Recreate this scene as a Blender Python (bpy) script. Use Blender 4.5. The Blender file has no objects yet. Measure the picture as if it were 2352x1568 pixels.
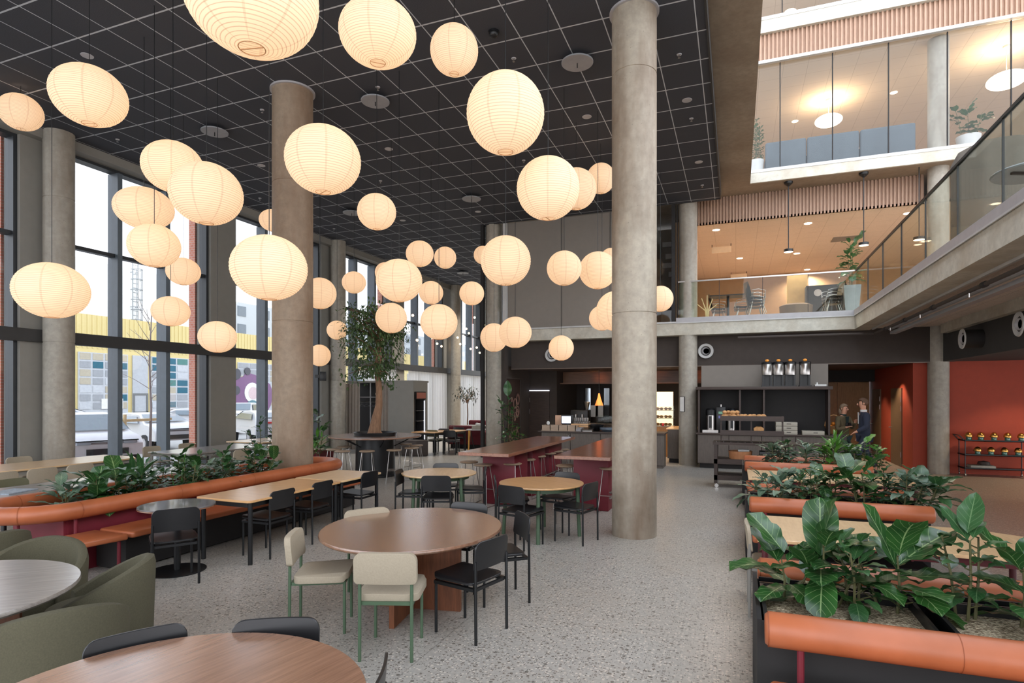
import bpy, bmesh, math, random
from mathutils import Vector, Matrix
PI = math.pi
sc = bpy.context.scene
# ---------------------------------------------------------------- camera
F = 1356.0; PH = math.atan(514 / F); CO, SI = math.cos(PH), math.sin(PH)
CX, CY, EYE = 1176.0, 908.0, 1.93
cam = bpy.data.objects.new('camera', bpy.data.cameras.new('camera'))
sc.collection.objects.link(cam); sc.camera = cam
cam.location = (0, 0, EYE); cam.rotation_euler = (PI / 2, 0, PH)
cam.data.sensor_width = 36; cam.data.lens = 36 * F / 2352; cam.data.shift_y = 124 / 2352
cam.data.clip_start = 0.05; cam.data.clip_end = 400
# ---------------------------------------------------------------- world, exposure
w = bpy.data.worlds.new('overcast'); sc.world = w; w.use_nodes = True
nt = w.node_tree; bg = nt.nodes['Background']
tc = nt.nodes.new('ShaderNodeTexCoord'); sx = nt.nodes.new('ShaderNodeSeparateXYZ'); cr = nt.nodes.new('ShaderNodeValToRGB')
nt.links.new(tc.outputs['Generated'], sx.inputs[0]); nt.links.new(sx.outputs['Z'], cr.inputs[0]); nt.links.new(cr.outputs[0], bg.inputs['Color'])
cr.color_ramp.elements[0].color = (.93, .95, 1, 1); cr.color_ramp.elements[1].color = (.80, .87, 1, 1)
bg.inputs['Strength'].default_value = 1.9
vs = sc.view_settings; vs.view_transform = 'Standard'; vs.look = 'None'; vs.gamma = 1; vs.use_curve_mapping = False
vs.exposure = 0.95
sc.cycles.max_bounces = 7; sc.cycles.diffuse_bounces = 4; sc.cycles.glossy_bounces = 3
sc.cycles.transparent_max_bounces = 14; sc.cycles.sample_clamp_indirect = 4; sc.cycles.caustics_reflective = False; sc.cycles.caustics_refractive = False
sc.cycles.use_denoising = True
random.seed(7)
COL = sc.collection
def lamp(kind, loc, power, color, size=.1, parent=None, rot=None, spot=None, name='lamp_light', blend=.6):
    l = bpy.data.lights.new(name, kind); l.energy = power; l.color = color
    if kind == 'AREA': l.size = size
    else: l.shadow_soft_size = size
    if spot: l.spot_size = math.radians(spot); l.spot_blend = blend
    o = bpy.data.objects.new(name, l); COL.objects.link(o); o.location = loc
    if rot: o.rotation_euler = rot
    if parent: o.parent = parent
    return o
# ---------------------------------------------------------------- placing helpers (real positions measured from the photo's perspective)
def UD(u, d, z=0): return Vector((u * CO - d * SI, u * SI + d * CO, z))
def PX(px, py, h):
    d = F * (EYE - h) / (py - CY); return UD((px - CX) / F * d, d, h)
def PY(px, Y, z=0):          # point of the ray through column px that lies in the plane y = Y
    t = (px - CX) / F; d = Y / (t * SI + CO); return UD(t * d, d, z)
def PXX(px, X, z=0):         # the same for the plane x = X
    t = (px - CX) / F; d = X / (t * CO - SI); return UD(t * d, d, z)
def face(fu, fd):
    v = UD(fu, fd); return math.atan2(-v.x, v.y)
# ---------------------------------------------------------------- materials
def lin(c):
    return tuple(((x / 255) / 12.92 if x / 255 <= .04045 else ((x / 255 + .055) / 1.055) ** 2.4) for x in c) + (1,)
MATS = {}
class N:
    def __init__(s, name):
        s.m = bpy.data.materials.new(name); s.m.use_nodes = True; s.t = s.m.node_tree; s.b = s.t.nodes['Principled BSDF']; s.out = s.t.nodes['Material Output']
        MATS[name] = s.m
    def n(s, k, **kw):
        x = s.t.nodes.new('ShaderNode' + k)
        for a, b in kw.items():
            if a in x.inputs.keys(): x.inputs[a].default_value = b
            else: setattr(x, a, b)
        return x
    def l(s, a, b): s.t.links.new(a, b)
    def math(s, op, a, b=None, c=None):
        x = s.t.nodes.new('ShaderNodeMath'); x.operation = op
        for i, v in enumerate((a, b, c)):
            if v is None: continue
            if isinstance(v, (int, float)): x.inputs[i].default_value = v
            else: s.l(v, x.inputs[i])
        return x.outputs[0]
    def mix(s, f, a, b):
        x = s.t.nodes.new('ShaderNodeMix'); x.data_type = 'RGBA'
        for i, v in ((0, f), (6, a), (7, b)):
            if isinstance(v, (int, float, tuple)): x.inputs[i].default_value = v
            else: s.l(v, x.inputs[i])
        return x.outputs[2]
    def obj(s, scale=(1, 1, 1), src='Object'):
        t = s.n('TexCoord'); mp = s.n('Mapping'); mp.inputs['Scale'].default_value = scale
        s.l(t.outputs[src], mp.inputs[0]); return mp.outputs[0]
    def noise(s, vec, sc_, det=4, rough=.55):
        x = s.n('TexNoise'); x.inputs['Scale'].default_value = sc_; x.inputs['Detail'].default_value = det; x.inputs['Roughness'].default_value = rough
        s.l(vec, x.inputs['Vector']); return x.outputs['Fac']
    def ramp(s, f, *st):
        x = s.t.nodes.new('ShaderNodeValToRGB'); s.l(f, x.inputs[0]); e = x.color_ramp.elements
        while len(e) < len(st): e.new(.5)
        for i, (p, c) in enumerate(st): e[i].position = p; e[i].color = c if len(c) == 4 else tuple(c) + (1,)
        return x.outputs[0]
    def bump(s, h, st=.3, dist=.01):
        x = s.n('Bump'); x.inputs['Strength'].default_value = st; x.inputs['Distance'].default_value = dist
        s.l(h, x.inputs['Height']); s.l(x.outputs[0], s.b.inputs['Normal'])
    def base(s, c):
        if isinstance(c, tuple): s.b.inputs['Base Color'].default_value = c
        else: s.l(c, s.b.inputs['Base Color'])
    def set(s, **k):
        for a, b in k.items(): s.b.inputs[a.replace('_', ' ')].default_value = b
        return s.m
def plain(name, rgb, rough=.5, metal=0, nz=.08, scale=6, stretch=(1, 1, 1), bump=0, spec=.5, emit=None, es=1):
    m = N(name); c = lin(rgb); v = m.obj(stretch); f = m.noise(v, scale)
    m.base(m.ramp(f, (.25, tuple(x * (1 - nz) for x in c[:3])), (.75, tuple(min(1, x * (1 + nz)) for x in c[:3]))))
    m.set(Roughness=rough, Metallic=metal); m.b.inputs['Specular IOR Level'].default_value = spec
    if bump: m.bump(f, bump, .004)
    if emit: m.b.inputs['Emission Color'].default_value = lin(emit); m.b.inputs['Emission Strength'].default_value = es
    return m.m
def wood(name, a, b, rough=.4, sc_=(1.2, 14, 14), bump=.1, src='Object'):
    m = N(name); v = m.obj(sc_, src); f = m.noise(v, 2.2, 6, .6); g = m.noise(m.obj((sc_[0] * .4, sc_[1] * 3, sc_[2] * 3), src), 3, 3)
    k = m.math('ADD', m.math('MULTIPLY', f, .7), m.math('MULTIPLY', g, .3))
    m.base(m.ramp(k, (.3, lin(a)), (.7, lin(b)))); m.set(Roughness=rough); m.bump(k, bump, .002); return m.m
def coat(m_, w_=.9, r_=.22, ior=1.7):
    b = m_.node_tree.nodes['Principled BSDF']; b.inputs['Coat Weight'].default_value = w_; b.inputs['Coat Roughness'].default_value = r_; b.inputs['Coat IOR'].default_value = ior
def concrete(name, rgb, stain, amt=.5, sc_=1.2, vert=True):
    m = N(name); v = m.obj((1, 1, .25) if vert else (1, 1, 1)); big = m.noise(v, sc_ * 1.3, 5, .6); fine = m.noise(m.obj(), 9, 5, .65)
    c = lin(rgb)[:3]
    base = m.ramp(fine, (.3, tuple(x * .82 for x in c)), (.7, tuple(min(1, x * 1.12) for x in c)))
    st = m.ramp(big, (.42, (0, 0, 0)), (.68, (amt, amt, amt)))
    col = m.mix(st, base, lin(stain))
    vo = m.n('TexVoronoi'); vo.inputs['Scale'].default_value = 14; m.l(m.obj(), vo.inputs['Vector'])
    pit = m.math('LESS_THAN', vo.outputs['Distance'], .07)
    col = m.mix(m.math('MULTIPLY', pit, .5), col, (.06, .055, .05, 1)); m.base(col)
    m.set(Roughness=.62); m.bump(fine, .25, .004); return m.m
# setting materials
def terrazzo(name, base, warm):
    m = N(name); v = m.obj()
    col = m.ramp(m.noise(v, 30, 3), (.3, tuple(x * .85 for x in lin(base)[:3])), (.7, tuple(min(1, x * 1.1) for x in lin(base)[:3])))
    for s_, th, c, hi in ((22, .30, (96, 92, 86), .80), (30, .33, (120, 112, 104), .66), (38, .36, (205, 196, 184), .55), (65, .38, (90, 86, 82), .7)):
        vo = m.n('TexVoronoi'); vo.inputs['Scale'].default_value = s_; m.l(v, vo.inputs['Vector'])
        sp = m.n('SeparateColor'); m.l(vo.outputs['Color'], sp.inputs[0])
        k = m.math('MULTIPLY', m.math('LESS_THAN', vo.outputs['Distance'], th), m.math('GREATER_THAN', sp.outputs[0], hi))
        col = m.mix(m.math('MULTIPLY', k, .85), col, lin(c))
    big = m.noise(v, .5, 3); col = m.mix(m.ramp(big, (.4, (0, 0, 0)), (.75, (.35, .35, .35))), col, lin(warm))
    # fine saw-cut joints
    sp = m.n('SeparateXYZ'); m.l(v, sp.inputs[0])
    jx = m.math('LESS_THAN', m.math('ABSOLUTE', m.math('SUBTRACT', m.math('FRACT', m.math('DIVIDE', m.math('ADD', sp.outputs[0], 13.04), 4.35)), .5)), .0012)
    jy = m.math('LESS_THAN', m.math('ABSOLUTE', m.math('SUBTRACT', m.math('FRACT', m.math('DIVIDE', m.math('ADD', sp.outputs[1], 1.9), 4.5)), .5)), .0010)
    col = m.mix(m.math('MULTIPLY', m.math('MAXIMUM', jx, jy), .35), col, (.12, .11, .10, 1))
    m.base(col); m.set(Roughness=.3); m.b.inputs['Specular IOR Level'].default_value = .45; return m.m
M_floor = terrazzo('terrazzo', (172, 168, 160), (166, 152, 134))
M_floor2 = terrazzo('terrazzo_warm_light', (158, 142, 126), (142, 120, 100))  # same terrazzo, warm lamp light put into its colour
M_conc = concrete('concrete_column', (166, 160, 148), (122, 108, 92), .7)
M_concA = concrete('concrete_stained', (168, 158, 142), (112, 90, 70), .85)
M_concB = concrete('concrete_brown', (150, 132, 112), (116, 88, 64), .8)
M_concg = concrete('concrete_slab', (198, 195, 182), (170, 158, 138), .6, vert=False)
M_soffit = concrete('concrete_soffit', (150, 136, 118), (112, 94, 76), .7, .5, vert=False)
def ceilmat(name, bg_, ln, px, py, ox, oy, wx, wy, rough=.85):
    m = N(name); v = m.obj(); sp = m.n('SeparateXYZ'); m.l(v, sp.inputs[0])
    def band(o, p, off, w_):
        f = m.math('FRACT', m.math('DIVIDE', m.math('SUBTRACT', o, off - 1000 * p), p)); return m.math('LESS_THAN', m.math('ABSOLUTE', m.math('SUBTRACT', f, .5)), w_ / p / 2)
    k = m.math('MAXIMUM', band(sp.outputs[0], px, ox + px / 2, wx), band(sp.outputs[1], py, oy + py / 2, wy))
    f = m.noise(v, 160, 2); c = lin(bg_)[:3]
    m.base(m.mix(k, m.ramp(f, (.3, tuple(x * .6 for x in c)), (.7, tuple(x * 1.4 for x in c))), lin(ln))); m.set(Roughness=rough); m.b.inputs['Specular IOR Level'].default_value = .2
    return m.m
M_ceil = ceilmat('black_acoustic_tiles', (70, 72, 78), (190, 196, 202), .617, .775, -7.93, 5.93, .016, .026)
M_ceilw = ceilmat('cream_ceiling_tiles', (222, 206, 188), (186, 168, 148), .6, .6, 0, 0, .008, .008)
M_ceilg = ceilmat('grey_ceiling_tiles', (212, 202, 194), (160, 150, 142), .6, 1.2, .1, 0, .01, .01)
M_dark = plain('black_paint', (30, 27, 26), .7, nz=.2)
M_bulk = plain('dark_brown_plaster', (66, 58, 53), .8)
M_bulkr = plain('dark_grey_plaster', (58, 57, 56), .8)
M_greyw = plain('warm_grey_panel', (134, 127, 119), .75, nz=.03)
M_pil = plain('pilaster_grey', (136, 133, 126), .8, nz=.04)
M_frame = plain('window_frame_dark', (44, 47, 50), .45)
M_reveal = plain('window_frame_blue_grey', (96, 106, 114), .4)
M_beam = plain('steel_beam_black', (52, 51, 50), .6)
M_red = plain('terracotta_red_wall', (158, 60, 36), .7, nz=.06)
M_white = plain('white_trim', (190, 190, 188), .5)
M_silver = plain('silver_trim', (170, 168, 170), .45)
def brick():
    m = N('red_brick'); t = m.n('TexCoord'); mp = m.n('Mapping'); mp.inputs['Rotation'].default_value = (PI / 2, 0, 0); m.l(t.outputs['Object'], mp.inputs[0])
    b = m.n('TexBrick'); b.inputs['Scale'].default_value = 4; b.inputs['Color1'].default_value = lin((222, 150, 126)); b.inputs['Color2'].default_value = lin((208, 130, 108)); b.inputs['Mortar'].default_value = lin((208, 190, 178))
    m.l(mp.outputs[0], b.inputs['Vector']); m.base(b.outputs['Color']); m.set(Roughness=.9); return m.m
M_brick = brick()
def glassm(name, tint=(1, 1, 1), refl=.06, ad=.35):
    m = N(name); t = m.n('BsdfTransparent'); t.inputs[0].default_value = tint + (1,); g = m.n('BsdfGlossy'); g.inputs['Roughness'].default_value = .02
    lw = m.n('LayerWeight'); lw.inputs[0].default_value = .25; x = m.n('MixShader')
    m.l(m.math('ADD', m.math('MULTIPLY', lw.outputs['Fresnel'], ad), refl), x.inputs[0]); m.l(t.outputs[0], x.inputs[1]); m.l(g.outputs[0], x.inputs[2]); m.l(x.outputs[0], m.out.inputs[0]); return m.m
M_glass = glassm('clear_glass', (.97, .98, .98), .02, .15)
M_glassf = glassm('facade_glass', (.86, .87, .88), .03, .25)
M_glassb = glassm('balustrade_glass', (.9, .93, .9), .015, .16)
# furniture materials
M_blackw = plain('black_stained_ply', (27, 27, 29), .34, nz=.2, spec=.6)
M_blackm = plain('black_metal', (16, 17, 19), .4, nz=.1)
M_greenm = plain('sage_green_metal', (76, 98, 74), .45)
M_beige = plain('beige_wool', (166, 154, 134), .95, nz=.07, scale=90, bump=.3)
M_olive = plain('olive_boucle', (84, 80, 62), .95, nz=.16, scale=120, bump=.4)
M_burg = plain('burgundy_metal', (112, 26, 40), .55)
M_burgf = plain('burgundy_fabric', (92, 28, 38), .9)
def leather():
    m = N('cognac_leather'); v = m.obj(); f = m.noise(v, 3, 3); g = m.noise(v, 220, 2)
    m.base(m.ramp(f, (.3, lin((160, 88, 52))), (.7, lin((184, 104, 66))))); m.set(Roughness=.42); m.bump(g, .15, .002); return m.m
M_leather = leather()
M_walnut = wood('walnut_top', (118, 84, 64), (156, 116, 92), .26, (1.4, 16, 16))
M_walnutb = wood('walnut_panel', (100, 58, 36), (138, 84, 54), .5, (16, 16, 1.4))
M_greyoak = wood('greyed_oak_top', (120, 112, 106), (164, 156, 148), .3, (1.4, 14, 14))
M_oak = wood('pale_oak_top', (206, 168, 122), (230, 196, 150), .35, (14, 1.4, 14))
M_oakw = wood('honey_oak_top', (196, 146, 96), (220, 174, 120), .35, (1.4, 12, 12))
M_bart = wood('bar_table_wood', (120, 72, 52), (164, 110, 82), .28, (14, 1.2, 14))
M_slat = wood('pale_pine_slat', (158, 126, 104), (186, 154, 132), .6, (20, 20, 1))
M_dwood = wood('dark_stained_oak', (50, 39, 34), (74, 58, 50), .5, (2, 20, 20))
M_gwood = wood('grey_stained_front', (84, 76, 70), (108, 98, 90), .55, (20, 20, 1.5))
M_cwood = wood('cupboard_veneer', (142, 100, 58), (172, 126, 78), .5, (18, 18, 1.2))
M_steel = plain('brushed_steel', (176, 172, 168), .28, 1, nz=.06, scale=40, stretch=(1, 1, .1))
M_brass = plain('brushed_brass', (212, 158, 84), .3, 1)
M_grnglass = plain('green_tinted_glass', (70, 118, 100), .15, spec=.8)
M_stoneg = plain('marble_grey_top', (120, 116, 116), .12, nz=.3, scale=10)
M_paper2 = plain('white_card', (226, 226, 222), .8)
M_linen = plain('white_curtain', (226, 224, 220), .9)
_t = M_linen.node_tree; _b = _t.nodes['Principled BSDF']; _tr = _t.nodes.new('ShaderNodeBsdfTranslucent'); _tr.inputs[0].default_value = (.8, .8, .8, 1); _x = _t.nodes.new('ShaderNodeMixShader'); _x.inputs[0].default_value = .75
_t.links.new(_b.outputs[0], _x.inputs[1]); _t.links.new(_tr.outputs[0], _x.inputs[2]); _t.links.new(_x.outputs[0], _t.nodes['Material Output'].inputs[0])
M_lineng = plain('grey_curtain', (150, 140, 130), .9)
M_gbox = plain('putty_box', (170, 164, 150), .7)
M_skin = plain('skin', (206, 150, 122), .55)
M_navy = plain('navy_wool', (44, 50, 66), .9)
M_khaki = plain('khaki_cloth', (96, 84, 60), .9)
M_teal = plain('dark_teal_cloth', (32, 52, 50), .9)
M_hair = plain('brown_hair', (92, 66, 48), .7, scale=60, nz=.3)
M_hairg = plain('greyish_hair', (128, 106, 84), .7, scale=60, nz=.3)
M_bread = plain('bread_crust', (200, 150, 98), .8, nz=.2, scale=20)
M_orange = plain('orange_fruit', (240, 140, 40), .5)
M_plastic = plain('plant_pot_grey', (146, 150, 152), .6)
M_gravel = None
def gravel():
    m = N('pale_gravel'); v = m.obj(); vo = m.n('TexVoronoi'); vo.inputs['Scale'].default_value = 75; m.l(v, vo.inputs['Vector'])
    sp = m.n('SeparateColor'); m.l(vo.outputs['Color'], sp.inputs[0]); m.base(m.ramp(sp.outputs[0], (0, lin((120, 100, 76))), (1, lin((214, 198, 168))))); m.set(Roughness=.9); m.bump(vo.outputs['Distance'], 1, .01); return m.m
M_gravel = gravel()
def leafm(name, a, b, rough=.3, vein=(150, 178, 120), back=None):
    m = N(name); t = m.n('TexCoord'); sp = m.n('SeparateXYZ'); m.l(t.outputs['UV'], sp.inputs[0]); u, v = sp.outputs[0], sp.outputs[1]
    au = m.math('ABSOLUTE', m.math('SUBTRACT', u, .5))
    mid = m.math('LESS_THAN', au, .022)
    side = m.math('LESS_THAN', m.math('ABSOLUTE', m.math('SUBTRACT', m.math('FRACT', m.math('MULTIPLY', m.math('SUBTRACT', v, m.math('MULTIPLY', au, .55)), 7)), .5)), .045)
    k = m.math('MAXIMUM', mid, m.math('MULTIPLY', side, .55))
    oi = m.n('ObjectInfo'); f = m.noise(m.obj(), 5, 2)
    col = m.ramp(f, (.3, lin(a)), (.7, lin(b)))
    col = m.mix(m.math('MULTIPLY', k, .75), col, lin(vein))
    m.base(col); m.set(Roughness=rough); m.b.inputs['Specular IOR Level'].default_value = .6
    tr = m.n('BsdfTranslucent'); m.l(col, tr.inputs[0]); x = m.n('MixShader'); x.inputs[0].default_value = .18
    m.l(m.b.outputs[0], x.inputs[1]); m.l(tr.outputs[0], x.inputs[2]); m.l(x.outputs[0], m.out.inputs[0])
    m.bump(k, .4, .004); return m.m
M_leaf = leafm('fig_leaf', (34, 70, 34), (54, 98, 44), .28)
M_leaf2 = leafm('rubber_leaf', (36, 74, 40), (64, 104, 58), .32, (110, 140, 96))
M_leaf3 = leafm('silver_leaf', (70, 98, 78), (118, 140, 116), .4, (160, 178, 150))
M_leaf4 = leafm('bright_leaf', (60, 116, 36), (92, 150, 56), .4, (140, 178, 90))
M_leaft = leafm('tree_leaf', (54, 80, 44), (88, 114, 62), .45, (90, 110, 70))
M_bark = plain('bark', (136, 104, 80), .9, nz=.3, scale=12, stretch=(3, 3, .6), bump=.6)
M_stem = plain('plant_stem', (86, 84, 50), .7)
def emis(name, rgb, st):
    m = N(name); m.base(lin(rgb)); m.b.inputs['Emission Color'].default_value = lin(rgb); m.b.inputs['Emission Strength'].default_value = st; return m.m
M_down = emis('downlight_glow', (255, 226, 190), 5)
M_opal = emis('opal_glass', (255, 236, 206), 3.0)
M_bulb = emis('bulb_glow', (255, 214, 160), 7)
M_screen = emis('screen_glow', (214, 224, 246), .7)
M_led = emis('led_strip', (230, 236, 255), 2)
M_copper = emis('copper_heat_lamp', (240, 110, 50), .8)
def paperm():
    m = N('washi_paper'); v = m.obj(); sp = m.n('SeparateXYZ'); m.l(v, sp.inputs[0])
    rib = m.math('SUBTRACT', 1, m.ramp(m.math('ABSOLUTE', m.math('SUBTRACT', m.math('FRACT', m.math('MULTIPLY', m.math('ARCSINE', sp.outputs[2]), 14)), .5)), (.0, (1, 1, 1)), (.16, (0, 0, 0))))
    ang = m.math('DIVIDE', m.math('ARCTAN2', sp.outputs[1], sp.outputs[0]), 2 * PI)
    seam = m.math('LESS_THAN', m.math('ABSOLUTE', m.math('SUBTRACT', m.math('FRACT', m.math('ADD', m.math('MULTIPLY', ang, 8), 5)), .5)), .035)
    k = m.math('SUBTRACT', rib, m.math('MULTIPLY', seam, .35)); k = m.math('MAXIMUM', k, 0)
    col = m.mix(m.math('MULTIPLY_ADD', k, .62, .38), lin((160, 126, 94)), lin((246, 232, 212)))
    d = m.n('BsdfDiffuse'); tr = m.n('BsdfTranslucent'); e = m.n('Emission'); m.l(col, d.inputs[0]); m.l(col, tr.inputs[0])
    m.l(m.mix(m.math('MULTIPLY_ADD', k, .6, .4), lin((205, 155, 110)), lin((255, 210, 168))), e.inputs[0]); e.inputs[1].default_value = .085
    x = m.n('MixShader'); x.inputs[0].default_value = .5; m.l(d.outputs[0], x.inputs[1]); m.l(tr.outputs[0], x.inputs[2])
    a = m.n('AddShader'); m.l(x.outputs[0], a.inputs[0]); m.l(e.outputs[0], a.inputs[1]); m.l(a.outputs[0], m.out.inputs[0]); return m.m
M_washi = paperm()
for _m in (M_walnut, M_greyoak, M_bart): coat(_m)
for _m in (M_oak, M_oakw): coat(_m, .5, .25, 1.5)
# ---------------------------------------------------------------- mesh builder
class MB:
    def __init__(s): s.v = []; s.f = []; s.mi = []; s.uv = []; s.hasuv = False
    def add(s, vs, fs, M=None, mi=0, uv=None):
        o = len(s.v)
        if M is not None: vs = [M @ Vector(v) for v in vs]
        s.v += [tuple(v) for v in vs]
        for i, f in enumerate(fs):
            s.f.append(tuple(o + k for k in f)); s.mi.append(mi); s.uv.append(uv[i] if uv else None)
        if uv: s.hasuv = True
        return s
    def box(s, x0, x1, y0, y1, z0, z1, M=None, mi=0):
        v = [(x0, y0, z0), (x1, y0, z0), (x1, y1, z0), (x0, y1, z0), (x0, y0, z1), (x1, y0, z1), (x1, y1, z1), (x0, y1, z1)]
        return s.add(v, [(0, 3, 2, 1), (4, 5, 6, 7), (0, 1, 5, 4), (1, 2, 6, 5), (2, 3, 7, 6), (3, 0, 4, 7)], M, mi)
    def cyl(s, p0, p1, r0, r1=None, n=12, mi=0, cap=True):
        return s.tube([p0, p1], r0, n, r1=r1, mi=mi, cap=cap)
    def tube(s, path, r, n=8, closed=False, r1=None, mi=0, cap=True, radii=None, fx=1, fz=1):
        P = [Vector(p) for p in path]; m = len(P); vs = []; prev = None
        for i, p in enumerate(P):
            if closed: d = P[(i + 1) % m] - P[i - 1]
            else: d = P[min(i + 1, m - 1)] - P[max(i - 1, 0)]
            d.normalize()
            if prev is None:
                a = Vector((0, 0, 1)) if abs(d.z) < .9 else Vector((1, 0, 0)); x = d.cross(a).normalized()
            else: x = (prev - d * prev.dot(d)).normalized()
            prev = x; y = x.cross(d).normalized()
            rr = radii[i] if radii else (r if r1 is None else r + (r1 - r) * i / (m - 1))
            for k in range(n):
                a = 2 * PI * k / n; vs.append(p + x * (math.cos(a) * rr * fx) + y * (math.sin(a) * rr * fz))
        fs = []
        for i in range(m if closed else m - 1):
            j = (i + 1) % m
            for k in range(n): fs.append((i * n + k, i * n + (k + 1) % n, j * n + (k + 1) % n, j * n + k))
        if cap and not closed: fs.append(tuple(range(n - 1, -1, -1))); fs.append(tuple((m - 1) * n + k for k in range(n)))
        return s.add(vs, fs, None, mi)
    def lathe(s, prof, c=(0, 0, 0), n=24, M=None, mi=0, sx=1, sy=1):
        vs = []; fs = []
        for r, z in prof:
            for k in range(n): a = 2 * PI * k / n; vs.append((c[0] + r * sx * math.cos(a), c[1] + r * sy * math.sin(a), c[2] + z))
        for i in range(len(prof) - 1):
            for k in range(n): fs.append((i * n + k, i * n + (k + 1) % n, (i + 1) * n + (k + 1) % n, (i + 1) * n + k))
        if prof[0][0] > 1e-4: fs.append(tuple(range(n - 1, -1, -1)))
        if prof[-1][0] > 1e-4: fs.append(tuple((len(prof) - 1) * n + k for k in range(n)))
        return s.add(vs, fs, M, mi)
    def prism(s, poly, z0, z1, M=None, mi=0):
        n = len(poly); vs = [(x, y, z0) for x, y in poly] + [(x, y, z1) for x, y in poly]
        fs = [tuple(range(n - 1, -1, -1)), tuple(range(n, 2 * n))] + [(i, (i + 1) % n, n + (i + 1) % n, n + i) for i in range(n)]
        return s.add(vs, fs, M, mi)
    def ball(s, c, r, sx=1, sy=1, sz=1, n=16, m=10, mi=0, M=None):
        return s.lathe([(max(r * math.sin(PI * i / m), 1e-5), -r * sz * math.cos(PI * i / m)) for i in range(m + 1)], c, n, M, mi, sx, sy)
    def grid(s, fn, nu, nv, M=None, mi=0, uv=False):
        vs = [fn(i / nu, j / nv) for j in range(nv + 1) for i in range(nu + 1)]; fs = []; us = []
        for j in range(nv):
            for i in range(nu):
                a = j * (nu + 1) + i; fs.append((a, a + 1, a + nu + 2, a + nu + 1))
                us.append([(i / nu, j / nv), ((i + 1) / nu, j / nv), ((i + 1) / nu, (j + 1) / nv), (i / nu, (j + 1) / nv)])
        return s.add(vs, fs, M, mi, us if uv else None)
    def mesh(s, name, *mats, smooth=35, bevel=0, seg=2):
        me = bpy.data.meshes.new(name); me.from_pydata(s.v, [], s.f)
        for m in mats: me.materials.append(m)
        if len(mats) > 1: me.polygons.foreach_set('material_index', s.mi)
        if s.hasuv:
            ul = me.uv_layers.new(name='UVMap').data
            for p in me.polygons:
                u = s.uv[p.index]
                if u:
                    for k, li in enumerate(p.loop_indices): ul[li].uv = u[k]
        if bevel:
            bm = bmesh.new(); bm.from_mesh(me); bmesh.ops.remove_doubles(bm, verts=bm.verts, dist=1e-5)
            es = [e for e in bm.edges if len(e.link_faces) == 2 and e.calc_face_angle(0) > .6]
            bmesh.ops.bevel(bm, geom=es, offset=bevel, segments=seg, affect='EDGES', profile=.5, clamp_overlap=True); bm.to_mesh(me); bm.free()
        if smooth:
            me.polygons.foreach_set('use_smooth', [True] * len(me.polygons)); me.set_sharp_from_angle(angle=math.radians(smooth))
        me.update(); return me
def ob(name, me, parent=None, loc=(0, 0, 0), rz=0, scale=None, rot=None):
    o = bpy.data.objects.new(name, me); COL.objects.link(o); o.location = loc; o.rotation_euler = rot or (0, 0, rz)
    if scale: o.scale = scale
    if parent: o.parent = parent
    return o
def tag(o, label=None, cat=None, group=None, kind=None):
    if label: o['label'] = label
    if cat: o['category'] = cat
    if group: o['group'] = group
    if kind: o['kind'] = kind
    return o
def thing(name, label, cat, loc, rz, parts, group=None, scale=None):
    """parts: a mesh, or a list of (part name, mesh, [sub-parts], label)"""
    me = parts if isinstance(parts, bpy.types.Mesh) else None
    o = ob(name, me, None, loc, rz, scale); tag(o, label, cat, group)
    if me is None:
        for p in parts:
            c = ob(p[0], p[1], o)
            if len(p) > 2 and p[2]:
                for q in p[2]: ob(q[0], q[1], c)
            if len(p) > 3: c['label'] = p[3]
    return o
def struct(name, mb, *mats, parent=None, smooth=35, bevel=0):
    o = ob(name, mb.mesh(name, *mats, smooth=smooth, bevel=bevel), parent)
    if not parent: o['kind'] = 'structure'
    return o
def B(*a): return MB().box(*a)
def rrect(x0, x1, y0, y1, r, n=5):
    pts = []
    for cx, cy, a0 in ((x1 - r, y1 - r, 0), (x0 + r, y1 - r, 90), (x0 + r, y0 + r, 180), (x1 - r, y0 + r, 270)):
        for k in range(n + 1): a = math.radians(a0 + 90 * k / n); pts.append((cx + r * math.cos(a), cy + r * math.sin(a)))
    return pts
# ================================================================ THE SETTING
CH = 7.25
struct('floor', B(-13.6, 2.6, -8, 40, -.3, 0), M_floor)
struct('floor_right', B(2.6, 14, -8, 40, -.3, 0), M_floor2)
struct('ceiling', B(-13.0, -.4, -4, 16.9, CH, CH + .27).box(-13.0, -7.4, 16.9, 40, CH, CH + .27), M_ceil, smooth=0)
struct('trim_1', B(-.4, -.37, -4, 16.93, CH - .015, CH + .27).box(-7.4, -.37, 16.9, 16.93, CH - .015, CH + .02), M_beam)
# upper slabs
struct('ceiling_slab', B(-13.6, .36, -4, 17.0, 7.57, 7.83).box(-13.6, 14, 17.0, 27, 7.57, 7.83), M_soffit, smooth=0)
struct('trim_2', B(.36, 14, 16.93, 17.0, 7.57, 7.83), M_concg)
struct('trim_3', B(.36, 14, 16.92, 17.02, 7.83, 7.91), M_white)
struct('trim_4', B(.36, 14, 16.93, 17.02, 10.7, 10.78), M_white)
struct('ceiling_upper', B(-2, 14, 17.1, 27, 10.75, 10.8), M_ceilw, smooth=0)
struct('trim_5', B(-2, 14, 16.93, 27, 11.5, 11.83), M_concg)
struct('trim_6', B(-2, 14, 16.92, 17.02, 11.83, 11.92), M_white)
struct('ceiling_top', B(-2, 14, 17.1, 24, 14.6, 14.7), M_ceilw, smooth=0)
struct('wall_top', B(-2, 14, 22, 22.2, 11.9, 14.6), M_slat)
struct('wall_upper', B(-2, 14, 26, 26.2, 7.83, 10.75), plain('tan_wall', (206, 168, 128), .8))
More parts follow.
